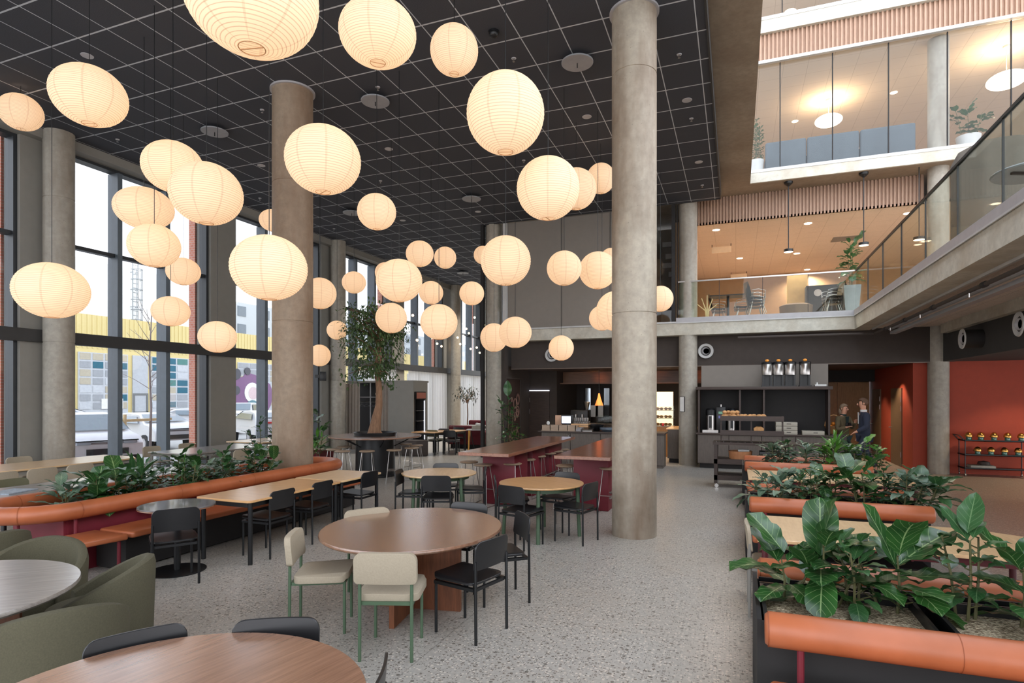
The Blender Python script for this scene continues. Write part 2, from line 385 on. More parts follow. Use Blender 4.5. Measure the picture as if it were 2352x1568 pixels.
# wooden slats
def slats(name, x0, x1, y, z0, z1, pitch=.085):
    m = MB(); m.box(x0, x1, y + .05, y + .08, z0, z1); x = x0
    while x < x1: m.box(x, x + .042, y, y + .05, z0, z1); x += pitch
    return struct(name, m, M_slat, smooth=0)
slats('wall_slats', .3, 10, 17.02, 10.78, 11.5, .1)
slats('wall_slats_lower', -1.1, 4.5, 17.8, 6.83, 7.57)
slats('wall_slats_right', 4.9, 10, 17.8, 6.83, 7.57)
# glass fronts
def panes(name, xs, y, z0, z1, dots=()):
    o = struct(name, MB().box(xs[0], xs[-1], y - .01, y + .01, z0, z1), M_glass, smooth=0)
    m = MB()
    for x in xs[1:-1]: m.box(x - .012, x + .012, y - .02, y + .02, z0, z1)
    ob('joint', m.mesh('joint', M_dark, smooth=0), o); return o
XS = [.3] + [PY(p, 17).x for p in (1792, 1913, 2042, 2178, 2325)] + [10]
panes('window_11', XS, 17.06, 7.91, 10.7); panes('window_12', [.3, PY(1797, 17).x, 3.2, 4.6, 6, 10], 17.06, 11.92, 14.6)
# mezzanine slab (second level)
struct('trim_7', MB().box(-6.6, 2.8, 16.95, 17.35, 3.6, 3.93).box(2.8, 3.2, -4, 17.35, 3.6, 3.93), M_concg)
struct('trim_8', MB().box(-1.55, 2.8, 16.93, 17.03, 3.935, 4.08).box(2.78, 2.88, -4, 17.03, 3.935, 4.08), M_silver)
struct('trim_17', MB().box(-6.6, -1.55, 16.93, 17.03, 3.935, 3.98).box(-1.55, 2.8, 16.92, 16.94, 3.925, 3.95).box(2.77, 2.79, -4, 16.92, 3.925, 3.95), M_white)
struct('floor_upper', MB().box(-6.6, 14, 17.3, 27, 3.75, 3.93).box(3.2, 14, -4, 17.3, 3.75, 3.93), M_floor2)
struct('ceiling_mezzanine', B(3.2, 4.74, -4, 17.35, 3.64, 3.74), M_ceilg, smooth=0)
struct('trim_9', MB().box(3.16, 3.2, -4, 16.9, 3.56, 3.6).box(3.2, 3.24, -4, 16.9, 3.6, 3.64), M_white)
struct('ceiling_level', B(-1.5, 14, 17.85, 26.1, 6.83, 6.9), M_ceilw, smooth=0)
M_tan = plain('tan_partition', (176, 142, 108), .8)
struct('wall_level_back', B(-1.5, 14, 26, 26.15, 3.93, 6.83), M_tan)
struct('wall_level_left', B(-1.62, -1.5, 17.3, 26, 3.93, 6.83), M_tan)
# balustrades
def balus(name, a, b, n):
    a, b = Vector(a), Vector(b); d = (b - a); L = d.length; ang = math.atan2(d.y, d.x); R = Matrix.Translation(a) @ Matrix.Rotation(ang, 4, 'Z')
    o = struct(name, MB().box(0, L, -.008, .008, 4.08, 5.06, R), M_glassb, smooth=0)
    ob('handrail', MB().box(0, L, -.02, .02, 5.06, 5.095, R).mesh('handrail', M_steel if n == 4 else M_blackm, smooth=0), o)
    m = MB()
    for i in range(1, n): m.box(L * i / n - .006, L * i / n + .006, -.012, .012, 4.08, 5.06, R)
    ob('pane_joint', m.mesh('pane_joint', M_blackm, smooth=0), o)
balus('wall_balustrade_back', (-1.5, 16.98, 0), (2.83, 16.98, 0), 4)
balus('wall_balustrade_right', (2.83, 16.98, 0), (2.83, -2, 0), 13)
# grey upper wall and the glazed corner beside it
struct('wall_back', B(-6.62, -2.35, 17.05, 17.25, 3.93, CH), M_greyw)
m = MB()
for px in (1183, 1290, 1401): x = PY(px, 17.03).x; m.box(x - .006, x + .006, 17.04, 17.06, 3.98, CH)
struct('trim_10', m, plain('panel_joint', (84, 78, 72)))
struct('window_13', B(-7.38, -6.7, 16.96, 16.98, 2.75, CH), M_glass, smooth=0)
struct('trim_11', MB().box(-7.46, -7.36, 16.9, 17.02, 0, CH), M_dark)
struct('trim_12', MB().box(-6.72, -6.6, 16.93, 17.04, 3.93, CH), M_white)
# glazed lift lobby right of the big column
struct('trim_13', MB().box(PY(1543, 17).x, PY(1551, 17).x, 16.93, 17.1, 3.98, CH).box(PY(1554, 17).x, PY(1556, 17).x, 17, 17.1, 3.98, CH), M_dark)
struct('wall_lobby', B(-2.6, -1.62, 20.4, 20.5, 3.93, 7.5), M_greyw)
struct('window_14', B(-2.35, -1.6, 17.0, 17.02, 3.98, CH), M_glass, smooth=0)
struct('wall_lobby_left', B(-2.45, -2.35, 17.25, 20.4, 3.93, CH), plain('white_plaster', (190, 186, 176)))
m = MB()
for i, (z, a, b) in enumerate(((6.9, 0, .5), (6.5, .1, .6), (6.2, .0, .35), (5.9, .2, .7), (5.6, .3, .6), (5.25, 0, .7))): m.box(-2.3 + a, -2.3 + b, 20.3, 20.4, z, z + .16)
thing('wall_relief', 'stepped pale relief panels on lobby wall behind the tall column', 'wall decoration', (0, 0, 0), 0, m.mesh('wall_relief', M_white))
# bulkheads
struct('wall_bulkhead', B(-6.6, 4.72, 17.35, 17.6, 2.76, 3.76), M_bulk)
struct('wall_bulkhead_right', B(4.74, 5.0, -4, 17.35, 2.76, 3.64), M_bulkr)
struct('trim_14', MB().box(4.6, 4.75, -4, 16.9, 3.42, 3.64), M_concg)
struct('ceiling_bar', B(-6.9, 4.2, 17.6, 24, 2.76, 2.86), plain('dark_ceiling', (62, 48, 42), .8))
struct('ceiling_right', B(5.0, 14, -4, 20, 2.78, 2.9), M_bulkr)
struct('trim_15', B(-6.6, 4.74, 17.34, 17.36, 2.745, 2.765), plain('edge_strip', (120, 104, 92)))
# red walls and corridor
struct('wall_red', MB().box(4.2, 14, 17.6, 17.8, 0, 2.78), M_red)
struct('wall_corridor', MB().box(4.2, 4.3, 17.8, 23, 0, 2.76), M_red)
struct('baseboard_right', MB().box(4.19, 14, 17.58, 17.6, 0, .08).box(4.18, 4.2, 17.6, 22.4, 0, .08), M_red)
M_doorb = plain('bronze_door', (108, 84, 60), .55)
def sidedoor(n, y0, y1, z1=2.13):
    o = struct('door_%d' % n, MB().box(4.17, 4.2, y0, y1, .01, z1), M_doorb)
    ob('door_handle', MB().cyl((4.17, y1 - .12, 1.03), (4.1, y1 - .12, 1.03), .012).cyl((4.1, y1 - .12, 1.03), (4.1, y1 - .25, 1.03), .011).mesh('door_handle', M_steel), o)
    ob('door_hinge', MB().box(4.15, 4.17, y0 + .01, y0 + .03, 1.75, 1.9).box(4.15, 4.17, y0 + .01, y0 + .03, .25, .4).box(4.15, 4.17, y0 + .01, y0 + .03, 1.5, 1.65).mesh('door_hinge', M_steel), o)
sidedoor(1, 18.6, 19.75); sidedoor(2, 21.1, 22.2)
o = thing('tall_cupboard', 'tall honey-brown veneer cupboard doors closing the corridor end', 'cupboard', (0, 0, 0), 0,
    [('door', MB().box(2.32, 3.18, 22.4, 22.46, .06, 2.36).mesh('door', M_cwood)), ('door', MB().box(3.19, 4.12, 22.4, 22.46, .06, 2.36).mesh('door', M_cwood)), ('body', MB().box(2.32, 4.14, 22.52, 22.9, 0, 2.7).mesh('body', M_cwood))])
struct('wall_corridor_top', B(2.3, 4.2, 22.0, 22.5, 2.39, 2.76), M_dark)
# bar zone walls
struct('wall_bar', B(-5.8, 2.3, 22.2, 22.4, 0, 2.76), plain('bar_wall_dark', (54, 47, 43), .7))
struct('wall_bar_left', MB().box(-6.95, -5.75, 19.5, 19.65, 0, 2.76).box(-5.85, -5.75, 19.65, 22.2, 0, 2.76), M_bulk)
struct('wall_bar_side', B(-6.95, -6.72, 17.1, 19.5, 0, 3.6), M_bulk)
struct('wall_bar_right', B(2.2, 2.3, 17.6, 22.2, 0, 2.76), M_bulk)
struct('wall_bar_front', B(-.9, 2.25, 17.32, 17.42, .9, 2.76), M_greyw)
o = struct('door_3', B(-6.72, -6.0, 19.46, 19.5, .01, 2.08), M_dwood)
ob('led_line', B(-6.72, -6.0, 19.44, 19.46, 2.09, 2.11).mesh('led_line', M_led), o)
ob('hinge', MB().box(-6.74, -6.71, 19.43, 19.46, 1.7, 1.85).box(-6.74, -6.71, 19.43, 19.46, 1.3, 1.45).mesh('hinge', M_steel), o)
# far end of the left hall
struct('window_15', B(-13.6, -6.7, 36, 36.02, .3, CH), M_glass, smooth=0)  # glazing added so daylight reaches the hall; its real end is unknown
struct('wall_far', B(-13.6, -6.7, 35.9, 36.1, 0, .3), M_greyw)
struct('wall_hall_right', B(-6.95, -6.72, 19.5, 36, 0, CH), M_greyw)
# ---- columns
def column(name, x, y, r, z0, z1, mat_, seams, label, collar=False):
    pr = [(r, z0)]
    for z in seams: pr += [(r, z - .012), (r - .008, z - .008), (r - .008, z + .008), (r, z + .012)]
    pr.append((r, z1))
    # vertical form joint as a shallow groove
    mb = MB(); n = 48; vs = []
    for rr, z in pr:
        for k in range(n): a = 2 * PI * k / n; q = rr - (.006 if k == 32 else 0); vs.append((q * math.cos(a), q * math.sin(a), z))
    fs = [(i * n + k, i * n + (k + 1) % n, (i + 1) * n + (k + 1) % n, (i + 1) * n + k) for i in range(len(pr) - 1) for k in range(n)]
    mb.add(vs, fs); o = ob(name, mb.mesh(name, mat_, smooth=50), None, (x, y, 0), random.random() * .5); tag(o, label, 'column', 'round concrete columns', 'structure')
    if collar: ob('ceiling_collar', MB().lathe([(r, z1 - .03), (r + .035, z1 - .03), (r + .035, z1)], n=48).mesh('ceiling_collar', M_silver), o)
column('column', -1.32, 8.27, .305, 0, CH, M_concA, (3.05, 6.35), 'tall stained concrete column in the open floor, nearest of all', True)
column('column', -7.25, 8.3, .34, 0, CH, M_concB, (3.2, 5.6), 'brown stained concrete column rising out of the banquette', True)
column('column', -12.85, 7.95, .265, 0, CH, M_conc, (3.0, 5.9), 'grey concrete column at the windows, leftmost in the photo')
column('column', -12.85, 16.95, .255, 0, CH, M_conc, (2.45, 5.2), 'grey concrete column beside the curtained wardrobe')
column('column', -12.7, 25.8, .245, 0, CH, M_conc, (2.9,), 'slim distant concrete column before the white curtains')
column('column', -7.1, 17.15, .265, 0, CH, M_conc, (), 'pale concrete column standing beside the bar entrance mural')
column('column', -1.25, 17.2, .25, 0, 7.57, M_conc, (), 'concrete column with a small notice, beside the buffet')
column('column', 4.7, 17.45, .225, 0, 11.5, M_conc, (3.9,), 'slim concrete column standing before the red wall')
# ---- left facade
PP = 4.5; P0 = 7.4
for k in range(-2, 7):
    y = P0 + PP * k
    struct('wall_left', B(-13.62, -13.12, y, y + .85, 0, CH), M_pil)
    struct('wall_left_brick', B(-13.86, -13.64, y - .04, y + .93, -.3, 9), M_brick)
    y0, y1 = y + .85, y + PP
    mb = MB()
    for z0, z1 in ((0, .08), (7.0, CH)): mb.box(-13.45, -13.2, y0, y1, z0, z1)
    for yy in (y0 + .03, y1 - .03): mb.box(-13.45, -13.2, yy - .04, yy + .04, .08, 7.0)
    mb.box(-13.42, -13.26, y0, y1, 5.08, 5.16)
    o = struct('window_%d' % (k + 3), mb, M_frame)
    for yy in (y0 + 1.2, y0 + 2.42): ob('mullion', MB().box(-13.5, -13.17, yy - .055, yy + .055, .08, 7.0, None, 0).box(-13.165, -13.16, yy - .05, yy + .05, .08, 7.0).mesh('mullion', M_frame if False else M_reveal), o)
    ob('pane', MB().box(-13.36, -13.35, y0, y1, .08, 7.0).mesh('pane', M_glassf, smooth=0), o)
    struct('trim_16', B(-13.2, -12.92, y0 - .85, y1, 7.06, CH), M_pil)
struct('trim_18', B(-13.22, -13.02, -2, 36, 3.0, 3.25), M_beam)
# ================================================================ OUTSIDE
M_yel = plain('yellow_cladding', (212, 194, 134), .7, nz=.02)
M_outw = plain('white_cladding', (236, 238, 240), .8, nz=.02)
M_outg = plain('grey_render', (186, 192, 196), .8, nz=.02)
M_asph = plain('pale_paving', (150, 150, 148), .9)
struct('floor_street', B(-110, -13.65, -60, 200, -.5, -.2), M_asph)
YB = -43.0
def px43(px): return PXX(px, YB).y
yb = ob('workshop_building', None); tag(yb, 'long yellow workshop building across the street with garage doors', 'building')
mb = MB().box(YB - 12, YB, 5, 130, -.2, 7.7)
y = 5
while y < 130: mb.box(YB, YB + .04, y, y + .12, 5.3, 7.7); y += .35
ob('facade', mb.mesh('facade', M_yel, smooth=0), yb)
cols = [plain('door_panel_grey', (150, 154, 158)), plain('door_panel_teal', (20, 92, 112)), plain('door_panel_green', (70, 122, 116)), plain('door_panel_cream', (176, 168, 148)), plain('door_panel_light', (186, 190, 194))]
def garage(y0, y1, rows=7, ncol=4, seed=0):
    rd = random.Random(seed); mb = MB(); H = 5.0; z0 = .9; mb.box(YB + .0, YB + .1, y0, y1, -.2, H, None, 4)
    for r in range(rows):
        for c in range(ncol):
            w_ = (y1 - y0) / ncol; h = (H - z0) / rows
            mb.box(YB + .1, YB + .13, y0 + c * w_ + .08, y0 + (c + 1) * w_ - .08, z0 + r * h + .06, z0 + (r + 1) * h - .06, None, rd.choice((0, 0, 0, 4, 1, 2, 3, 3)))
    ob('garage_door', mb.mesh('garage_door', *cols, smooth=0), yb)
for i, (a, b) in enumerate(((px43(178), px43(292)), (px43(346), px43(456)), (px43(545), px43(640)), (60, 68), (72, 80), (84, 92))): garage(a, b, seed=i + 3)
a, b = px43(303), px43(338)
ob('side_door', MB().box(YB, YB + .1, a, b, -.2, 5.0).mesh('side_door', plain('pale_grey_door', (176, 180, 184))), yb)
ob('door_frame', MB().box(YB + .1, YB + .14, a, b, 1.95, 2.1).box(YB + .1, YB + .14, a, a + .15, -.2, 1.95).box(YB + .1, YB + .14, b - .15, b, -.2, 1.95).box(YB + .1, YB + .14, a, b, .55, .7).mesh('door_frame', plain('door_frame_grey', (110, 112, 112)), smooth=0), yb)
y = px43(230)
ob('parking_sign', MB().box(YB + .13, YB + .16, y, y + 1.6, .95, 1.7).mesh('parking_sign', M_paper2, smooth=0), yb)
ob('sign_symbol', MB().cyl((YB + .16, y + 1.1, 1.35), (YB + .18, y + 1.1, 1.35), .2, n=16).mesh('sign_symbol', plain('sign_magenta', (170, 60, 110))), yb)
# painted figure in a space suit on the third door (generic)
ya = px43(548); yc = px43(576)
mb = MB(); rd = random.Random(5)
mb.prism([(math.cos(a * PI / 12) * (2.3 + .5 * rd.random()), math.sin(a * PI / 12) * (2.2 + .7 * rd.random())) for a in range(24)], 0, .02, Matrix.Translation((YB + .15, yc, 1.6)) @ Matrix.Rotation(PI / 2, 4, 'Y') @ Matrix.Rotation(PI / 2, 4, 'Z'), 0)
for (dy, z, r, mi) in ((0, 2.2, .95, 1), (0.1, 2.15, .6, 2), (0, .7, .8, 3), (-1.9, 3.9, .5, 4), (-1.9, 2.4, .4, 4), (-.6, 4.2, .35, 4)):
    mb.cyl((YB + .17, yc + dy, z), (YB + .2 + mi * .01, yc + dy, z), r, n=20, mi=mi)
ob('mural', mb.mesh('mural', plain('paint_violet', (120, 84, 122)), M_paper2, plain('paint_grey_pink', (206, 184, 186)), plain('paint_blue_green', (84, 128, 140)), plain('paint_dark', (70, 70, 78))), yb)
thing('rear_hall_building', 'tall white corrugated building rising behind the yellow workshop', 'building', (0, 0, 0), 0, B(-80, -62, 0, 56, -.2, 15.8).mesh('rear_hall_building', M_outw))
mb = MB(); y = PXX(308, -61.8).y
for s_ in (-.3, .3): mb.tube([(-61.6, y + s_, 7.5), (-61.6, y + s_, 16.6)], .05, 6)
for i in range(18): mb.tube([(-61.6, y - .3, 7.7 + i * .5), (-61.6, y + .3, 7.7 + i * .5)], .035, 5)
for i in range(8):
    z = 8 + i * 1.1; mb.tube([(-61.6 + .9 * math.sin(PI * k / 8), y - .5 * math.cos(PI * k / 8), z) for k in range(9)], .05, 5)
for i in range(5): mb.box(-62.02, -61.55, y - .3, y - .25, 7.8 + 1.9 * i, 7.86 + 1.9 * i).box(-62.02, -61.55, y + .25, y + .3, 7.8 + 1.9 * i, 7.86 + 1.9 * i)
for k in (2, 4, 6): mb.tube([(-61.6 + .9 * math.sin(PI * k / 8), y - .5 * math.cos(PI * k / 8), 8), (-61.6 + .9 * math.sin(PI * k / 8), y - .5 * math.cos(PI * k / 8), 15.7)], .035, 5)
thing('caged_ladder', 'grey caged ladder climbing the white building outside', 'ladder', (0, 0, 0), 0, mb.mesh('caged_ladder', plain('galvanised_grey', (140, 146, 152))))
mb = MB(); yq = 62
bl = ob('apartment_block', None); tag(bl, 'pale grey apartment block far behind the workshop', 'building')
ob('facade', B(-95, -75, 66, 190, -.2, 17).mesh('facade', M_outg), bl)
for i in range(20):
    for j in range(5):
        y = 68 + i * 5.2
        if y < 188: mb.box(-75.05, -74.9, y, y + 1.7, 3.2 + j * 2.9, 4.8 + j * 2.9)
ob('window_row', mb.mesh('window_row', plain('block_window', (110, 120, 128), .2)), bl)
# cars
M_carw = plain('white_car_paint', (196, 198, 202), .25, nz=.01); M_carg = plain('car_glass', (84, 100, 110), .08, spec=.9); M_tyre = plain('tyre', (40, 42, 44), .8); M_carl = plain('car_lights', (150, 160, 170), .1)
M_tail = plain('tail_light_red', (200, 60, 60), .3)
def car_parts(suv):
    H = 1.62 if suv else 1.46; L = 2.25
    # side profile (x along car, z) then swept across with tumblehome
    prof = [(-L, .45), (-L + .02, .78), (-L + .25, .98), (-L + .9, 1.06), (-.55, H - .06), (.4, H), (1.35, H - .08), (L - .1, 1.1), (L, .85), (L, .45)]
    def sweep(pts, hw, top_in, mat_, z_t=1.0):
        mb = MB(); n = len(pts); rows = []
        for s_ in (-1, -.96, .96, 1):
            for x, z in pts:
                k = max(0, z - z_t) / (H - z_t); wd = hw - top_in * k
                rows.append((x * (1 if abs(s_) < 1 else .985), s_ * wd, z if abs(s_) < 1 else z - .03 * (z > .5)))
        fs = [(r * n + i, r * n + (i + 1) % n, (r + 1) * n + (i + 1) % n, (r + 1) * n + i) for r in range(3) for i in range(n)]
        fs += [tuple(range(n)), tuple(range(4 * n - 1, 3 * n - 1, -1))]
        return mb.add(rows, fs)
    body = sweep(prof, .9, .28, M_carw).mesh('body', M_carw, smooth=40)
    g = MB()
    g.add([(-L + 1.0, -.78, 1.1), (-.6, -.64, H - .09), (-.6, .64, H - .09), (-L + 1.0, .78, 1.1)], [(0, 1, 2, 3)], Matrix.Translation((-.06, 0, .04)))
    g.add([(L - .25, -.76, 1.14), (1.42, -.62, H - .12), (1.42, .62, H - .12), (L - .25, .76, 1.14)], [(3, 2, 1, 0)], Matrix.Translation((.06, 0, .04)))
    for s_ in (-1, 1): g.add([(-L + 1.25, s_ * .9, 1.08), (-.5, s_ * .72, H - .13), (1.2, s_ * .72, H - .14), (1.75, s_ * .9, 1.1)], [(0, 1, 2, 3) if s_ < 0 else (3, 2, 1, 0)], Matrix.Translation((0, s_ * .02, 0)))
    gl = g.mesh('car_window', M_carg, smooth=0)
    wh = [('wheel', MB().cyl((x, s_ * .70, .33), (x, s_ * .92, .33), .33, n=20).mesh('wheel', M_tyre), [('hubcap', MB().cyl((x, s_ * .92, .33), (x, s_ * .935, .33), .2, n=12).mesh('hubcap', M_silver))]) for x in (-1.4, 1.35) for s_ in (-1, 1)]
    hl = [('headlight', MB().box(-L - .01, -L + .25, s_ * .55 - .17, s_ * .55 + .17, .78, .9).mesh('headlight', M_carl, bevel=.03)) for s_ in (-1, 1)]
    return [('body', body), ('car_window', gl), ('grille', MB().box(-L - .02, -L + .05, -.5, .5, .5, .66).box(-L - .015, -L + .1, -.75, .75, .86, .89).mesh('grille', M_tyre)), ('tail_light', MB().box(L - .06, L + .02, -.8, .8, .93, 1.0).mesh('tail_light', M_tail))] + wh + hl
CARS = [car_parts(True), car_parts(False)]
for i, (X, px, rz, k, lb) in enumerate(((-18.4, 195, 160, 0, 'white crossover car parked close outside the left window, bonnet towards us'), (-21.8, 345, 168, 1, 'white car seen side-on behind the sapling with stakes'), (-27.5, 470, 195, 1, 'white saloon car right of the wooden stakes'),
        (-20.5, 600, -30, 1, 'white car bonnet behind the far window-side table'), (-33, 560, 120, 0, 'white crossover seen from behind, red light strip across its tail'), (-36, 90, 90, 1, 'pale car parked beyond the leftmost brick pier'))):
    p = PXX(px, X); thing('car', lb, 'car', (p.x, p.y, -.2), math.radians(rz), CARS[k], 'cars parked outside')
# sapling, stakes, shrub
p = PXX(344, -17.5)
mb = MB().tube([(0, 0, -.2), (.03, .02, 1.5), (-.02, 0, 3), (.05, .03, 4.6)], .045, 8, r1=.015); rd = random.Random(3)
for i in range(16):
    z = 1.8 + i * .17; a = rd.random() * 6.28; l_ = .9 - i * .035; mb.tube([(0, 0, z), (math.cos(a) * l_ * .5, math.sin(a) * l_ * .5, z + .3), (math.cos(a) * l_, math.sin(a) * l_, z + .5 + rd.random() * .3)], .012, 5, r1=.004)
thing('sapling', 'bare young street tree outside the left windows', 'tree', (p.x, p.y, 0), 0, [('trunk', mb.mesh('trunk', plain('grey_bark', (150, 142, 140), .9)))])
M_stake = plain('raw_timber', (224, 204, 160), .8)
thing('tree_stake_frame', 'raw timber stake frame tied around the bare young tree', 'tree stake', (p.x, p.y, 0), 0, [('stake', MB().cyl((.1, -.9, -.2), (.1, -.9, 1.35), .05).mesh('stake', M_stake)), ('stake', MB().cyl((-.3, .7, -.2), (-.3, .7, 1.3), .05).mesh('stake', M_stake)), ('crossbar', MB().box(-.05, .05, -.95, .75, 1.12, 1.2).mesh('crossbar', M_stake))])
# ================================================================ PLANTS
def leafadd(mb, base, az, el, L, W, curl=.25, fold=.18, shape='fig', droop=.0, nu=4, nv=6):
    """leaf that grows from base along azimuth az, elevation el; shape sets the outline"""
    ca, sa = math.cos(az), math.sin(az)
    out = Vector((ca, sa, 0)); side = Vector((-sa, ca, 0)); up = Vector((0, 0, 1))
    def prof(v):
        if shape == 'fig': return (.30 + .25 * math.sin(v * 7.5)*.25 + .75 * math.sin(PI * min(1, v * .62 + .16)) ** 1.2 * (v ** .5)) * math.sqrt(max(0, 1 - v ** 6)) * min(1, v * 7)
        if shape == 'oval': return math.sin(PI * v ** .85) ** .8
        if shape == 'blade': return math.sin(PI * v ** .6) ** .9
        return math.sin(PI * v ** .8)
    cv = []; p = Vector((0, 0, 0)); e = el
    for j in range(nv + 1):
        cv.append((p.copy(), e)); st = L / nv; p = p + (out * math.cos(e) + up * math.sin(e)) * st; e -= curl / nv * 2.2
    def fn(u, v):
        j = min(nv, int(round(v * nv))); q, e_ = cv[j]; x = (u - .5) * 2; w_ = prof(v) * W / 2
        nrm = out * (-math.sin(e_)) + up * math.cos(e_)
        return base + q + side * (x * w_) + nrm * (abs(x) * w_ * fold + .06 * W * math.sin(v * 16) * abs(x))
    mb.grid(fn, nu, nv, uv=True)
def plant_meshes(kind, H, spread, n, L, seed, leaf_mat, key=None, stems=3):
    rd = random.Random(seed); fo = MB(); stm = MB(); sl = []
    for s_ in range(stems):
        a = rd.random() * 6.28; r = spread * .22 * (s_ > 0); x, y = r * math.cos(a), r * math.sin(a); tx, ty = x * 2.2 + rd.uniform(-.04, .04), y * 2.2 + rd.uniform(-.04, .04); h = H * rd.uniform(.7, 1) if s_ else H
        path = [Vector((x, y, 0)), Vector(((x + tx) / 2 + .01, (y + ty) / 2, h * .5)), Vector((tx, ty, h * .93))]; stm.tube(path, .009 if L > .15 else .006, 6, r1=.005); sl.append((path, h))
    shape = {'fig': 'fig', 'rubber': 'oval', 'silver': 'oval', 'palm': 'blade', 'monstera': 'fig'}[kind]; wr = {'fig': .66, 'rubber': .5, 'silver': .42, 'palm': .16, 'monstera': .8}[kind]
    for i in range(n):
        path, h = sl[i % stems]; t = .12 + .88 * ((i // stems) + rd.random()) / max(1, n / stems); t = min(1, t)
        p = path[0].lerp(path[1], t * 2) if t < .5 else path[1].lerp(path[2], t * 2 - 1)
        az = i * 2.399 + rd.uniform(-.4, .4); el = -.15 + t * 1.0 + rd.uniform(-.3, .35)
        if kind == 'palm': el += .3
        l_ = L * rd.uniform(.7, 1.15) * (1.0 - .25 * t if kind != 'fig' else 1)
        pet = .03 + spread * .12 * (1 - t); q = p + Vector((math.cos(az), math.sin(az), .4)) * pet; stm.tube([p, q], .004, 4)
        leafadd(fo, q, az, el, l_, l_ * wr * rd.uniform(.85, 1.1), curl=rd.uniform(.15, .6), shape=shape, nv=7 if L > .15 else 4, nu=4 if L > .15 else 2)
    if key:
        for (az, el, l_, z, wd) in key:
            leafadd(fo, Vector((0, 0, z)), az, el, l_, l_ * wd, curl=.12, shape=shape, nv=9, nu=6)
    return [('foliage', fo.mesh('foliage', leaf_mat, smooth=60)), ('stem', stm.mesh('stem', M_stem))]
PROT = {}
def plant(label, loc, kind, H, spread, n, L, seed, mat_, cat='plant', name=None, key=None, stems=3, group=None, rz=0, proto=None):
    k = proto or (label, seed)
    if k not in PROT: PROT[k] = plant_meshes(kind, H, spread, n, L, seed, mat_, key, stems)
    nm = name or {'fig': 'fiddle_leaf_fig', 'rubber': 'rubber_plant', 'silver': 'silver_leaf_plant', 'palm': 'palm_plant', 'monstera': 'monstera'}[kind]
    return thing(nm, label, cat, loc, rz, PROT[k], group)
# ================================================================ LANTERNS
LAN = [[-3.05, 3.1, 4.62, .43, .36], [-7.206, 4.794, 5.499, 0.4, 0.337], [-11.5, 6.5, 6.80, 0.325, 0.297], [-3.311, 4.99, 5.511, 0.375, 0.3], [-3.317, 6.697, 6.275, 0.3, 0.301], [-2.228, 5.687, 4.843, 0.4, 0.404], [-4.215, 5.299, 4.502, 0.4, 0.36], [-7.027, 5.766, 4.981, 0.375, 0.329], [-6.194, 5.554, 4.453, 0.425, 0.378], [-8.217, 6.261, 4.708, 0.4, 0.3], [-7.423, 5.805, 3.974, 0.325, 0.288], [-9.822, 8.281, 4.287, 0.3, 0.257], [-9.048, 7.383, 3.371, 0.3, 0.254], [-7.941, 4.83, 3.232, 0.4, 0.341], [-4.774, 5.098, 3.325, 0.4, 0.351], [-8.117, 7.498, 2.91, 0.3, 0.264], [-10.065, 10.859, 5.996, 0.3, 0.248], [-5.277, 7.923, 4.815, 0.3, 0.279], [-2.107, 6.779, 4.413, 0.375, 0.371], [-2.909, 11.2, 5.951, 0.392, 0.396], [-2.667, 12.324, 6.511, 0.3, 0.317], [-6.442, 11.322, 5.018, 0.3, 0.28], [-6.775, 13.173, 5.364, 0.275, 0.269], [-9.835, 15.21, 5.612, 0.3, 0.307], [-7.124, 16.315, 6.158, 0.275, 0.274], [-5.163, 8.4, 3.813, 0.375, 0.349], [-3.226, 8.244, 3.95, 0.375, 0.368], [-8.338, 11.586, 4.568, 0.275, 0.254], [-6.489, 11.919, 4.269, 0.275, 0.263], [-5.486, 11.949, 4.197, 0.275, 0.262], [-4.858, 9.208, 3.216, 0.325, 0.31], [-8.031, 10.002, 4.038, 0.325, 0.323], [-9.306, 12.23, 3.559, 0.25, 0.237], [-9.945, 12.365, 2.953, 0.275, 0.277], [-6.727, 10.634, 3.547, 0.325, 0.315], [-5.363, 12.94, 3.302, 0.325, 0.339], [-4.422, 11.864, 3.283, 0.35, 0.334], [-3.569, 12.449, 2.967, 0.275, 0.275], [-2.776, 9.871, 4.131, 0.3, 0.298], [-2.416, 10.914, 4.274, 0.351, 0.347], [-3.029, 15.19, 5.489, 0.25, 0.252], [-2.067, 10.802, 3.478, 0.35, 0.364], [-2.906, 13.572, 3.73, 0.3, 0.291], [-1.67, 14.323, 4.219, 0.3, 0.305]]
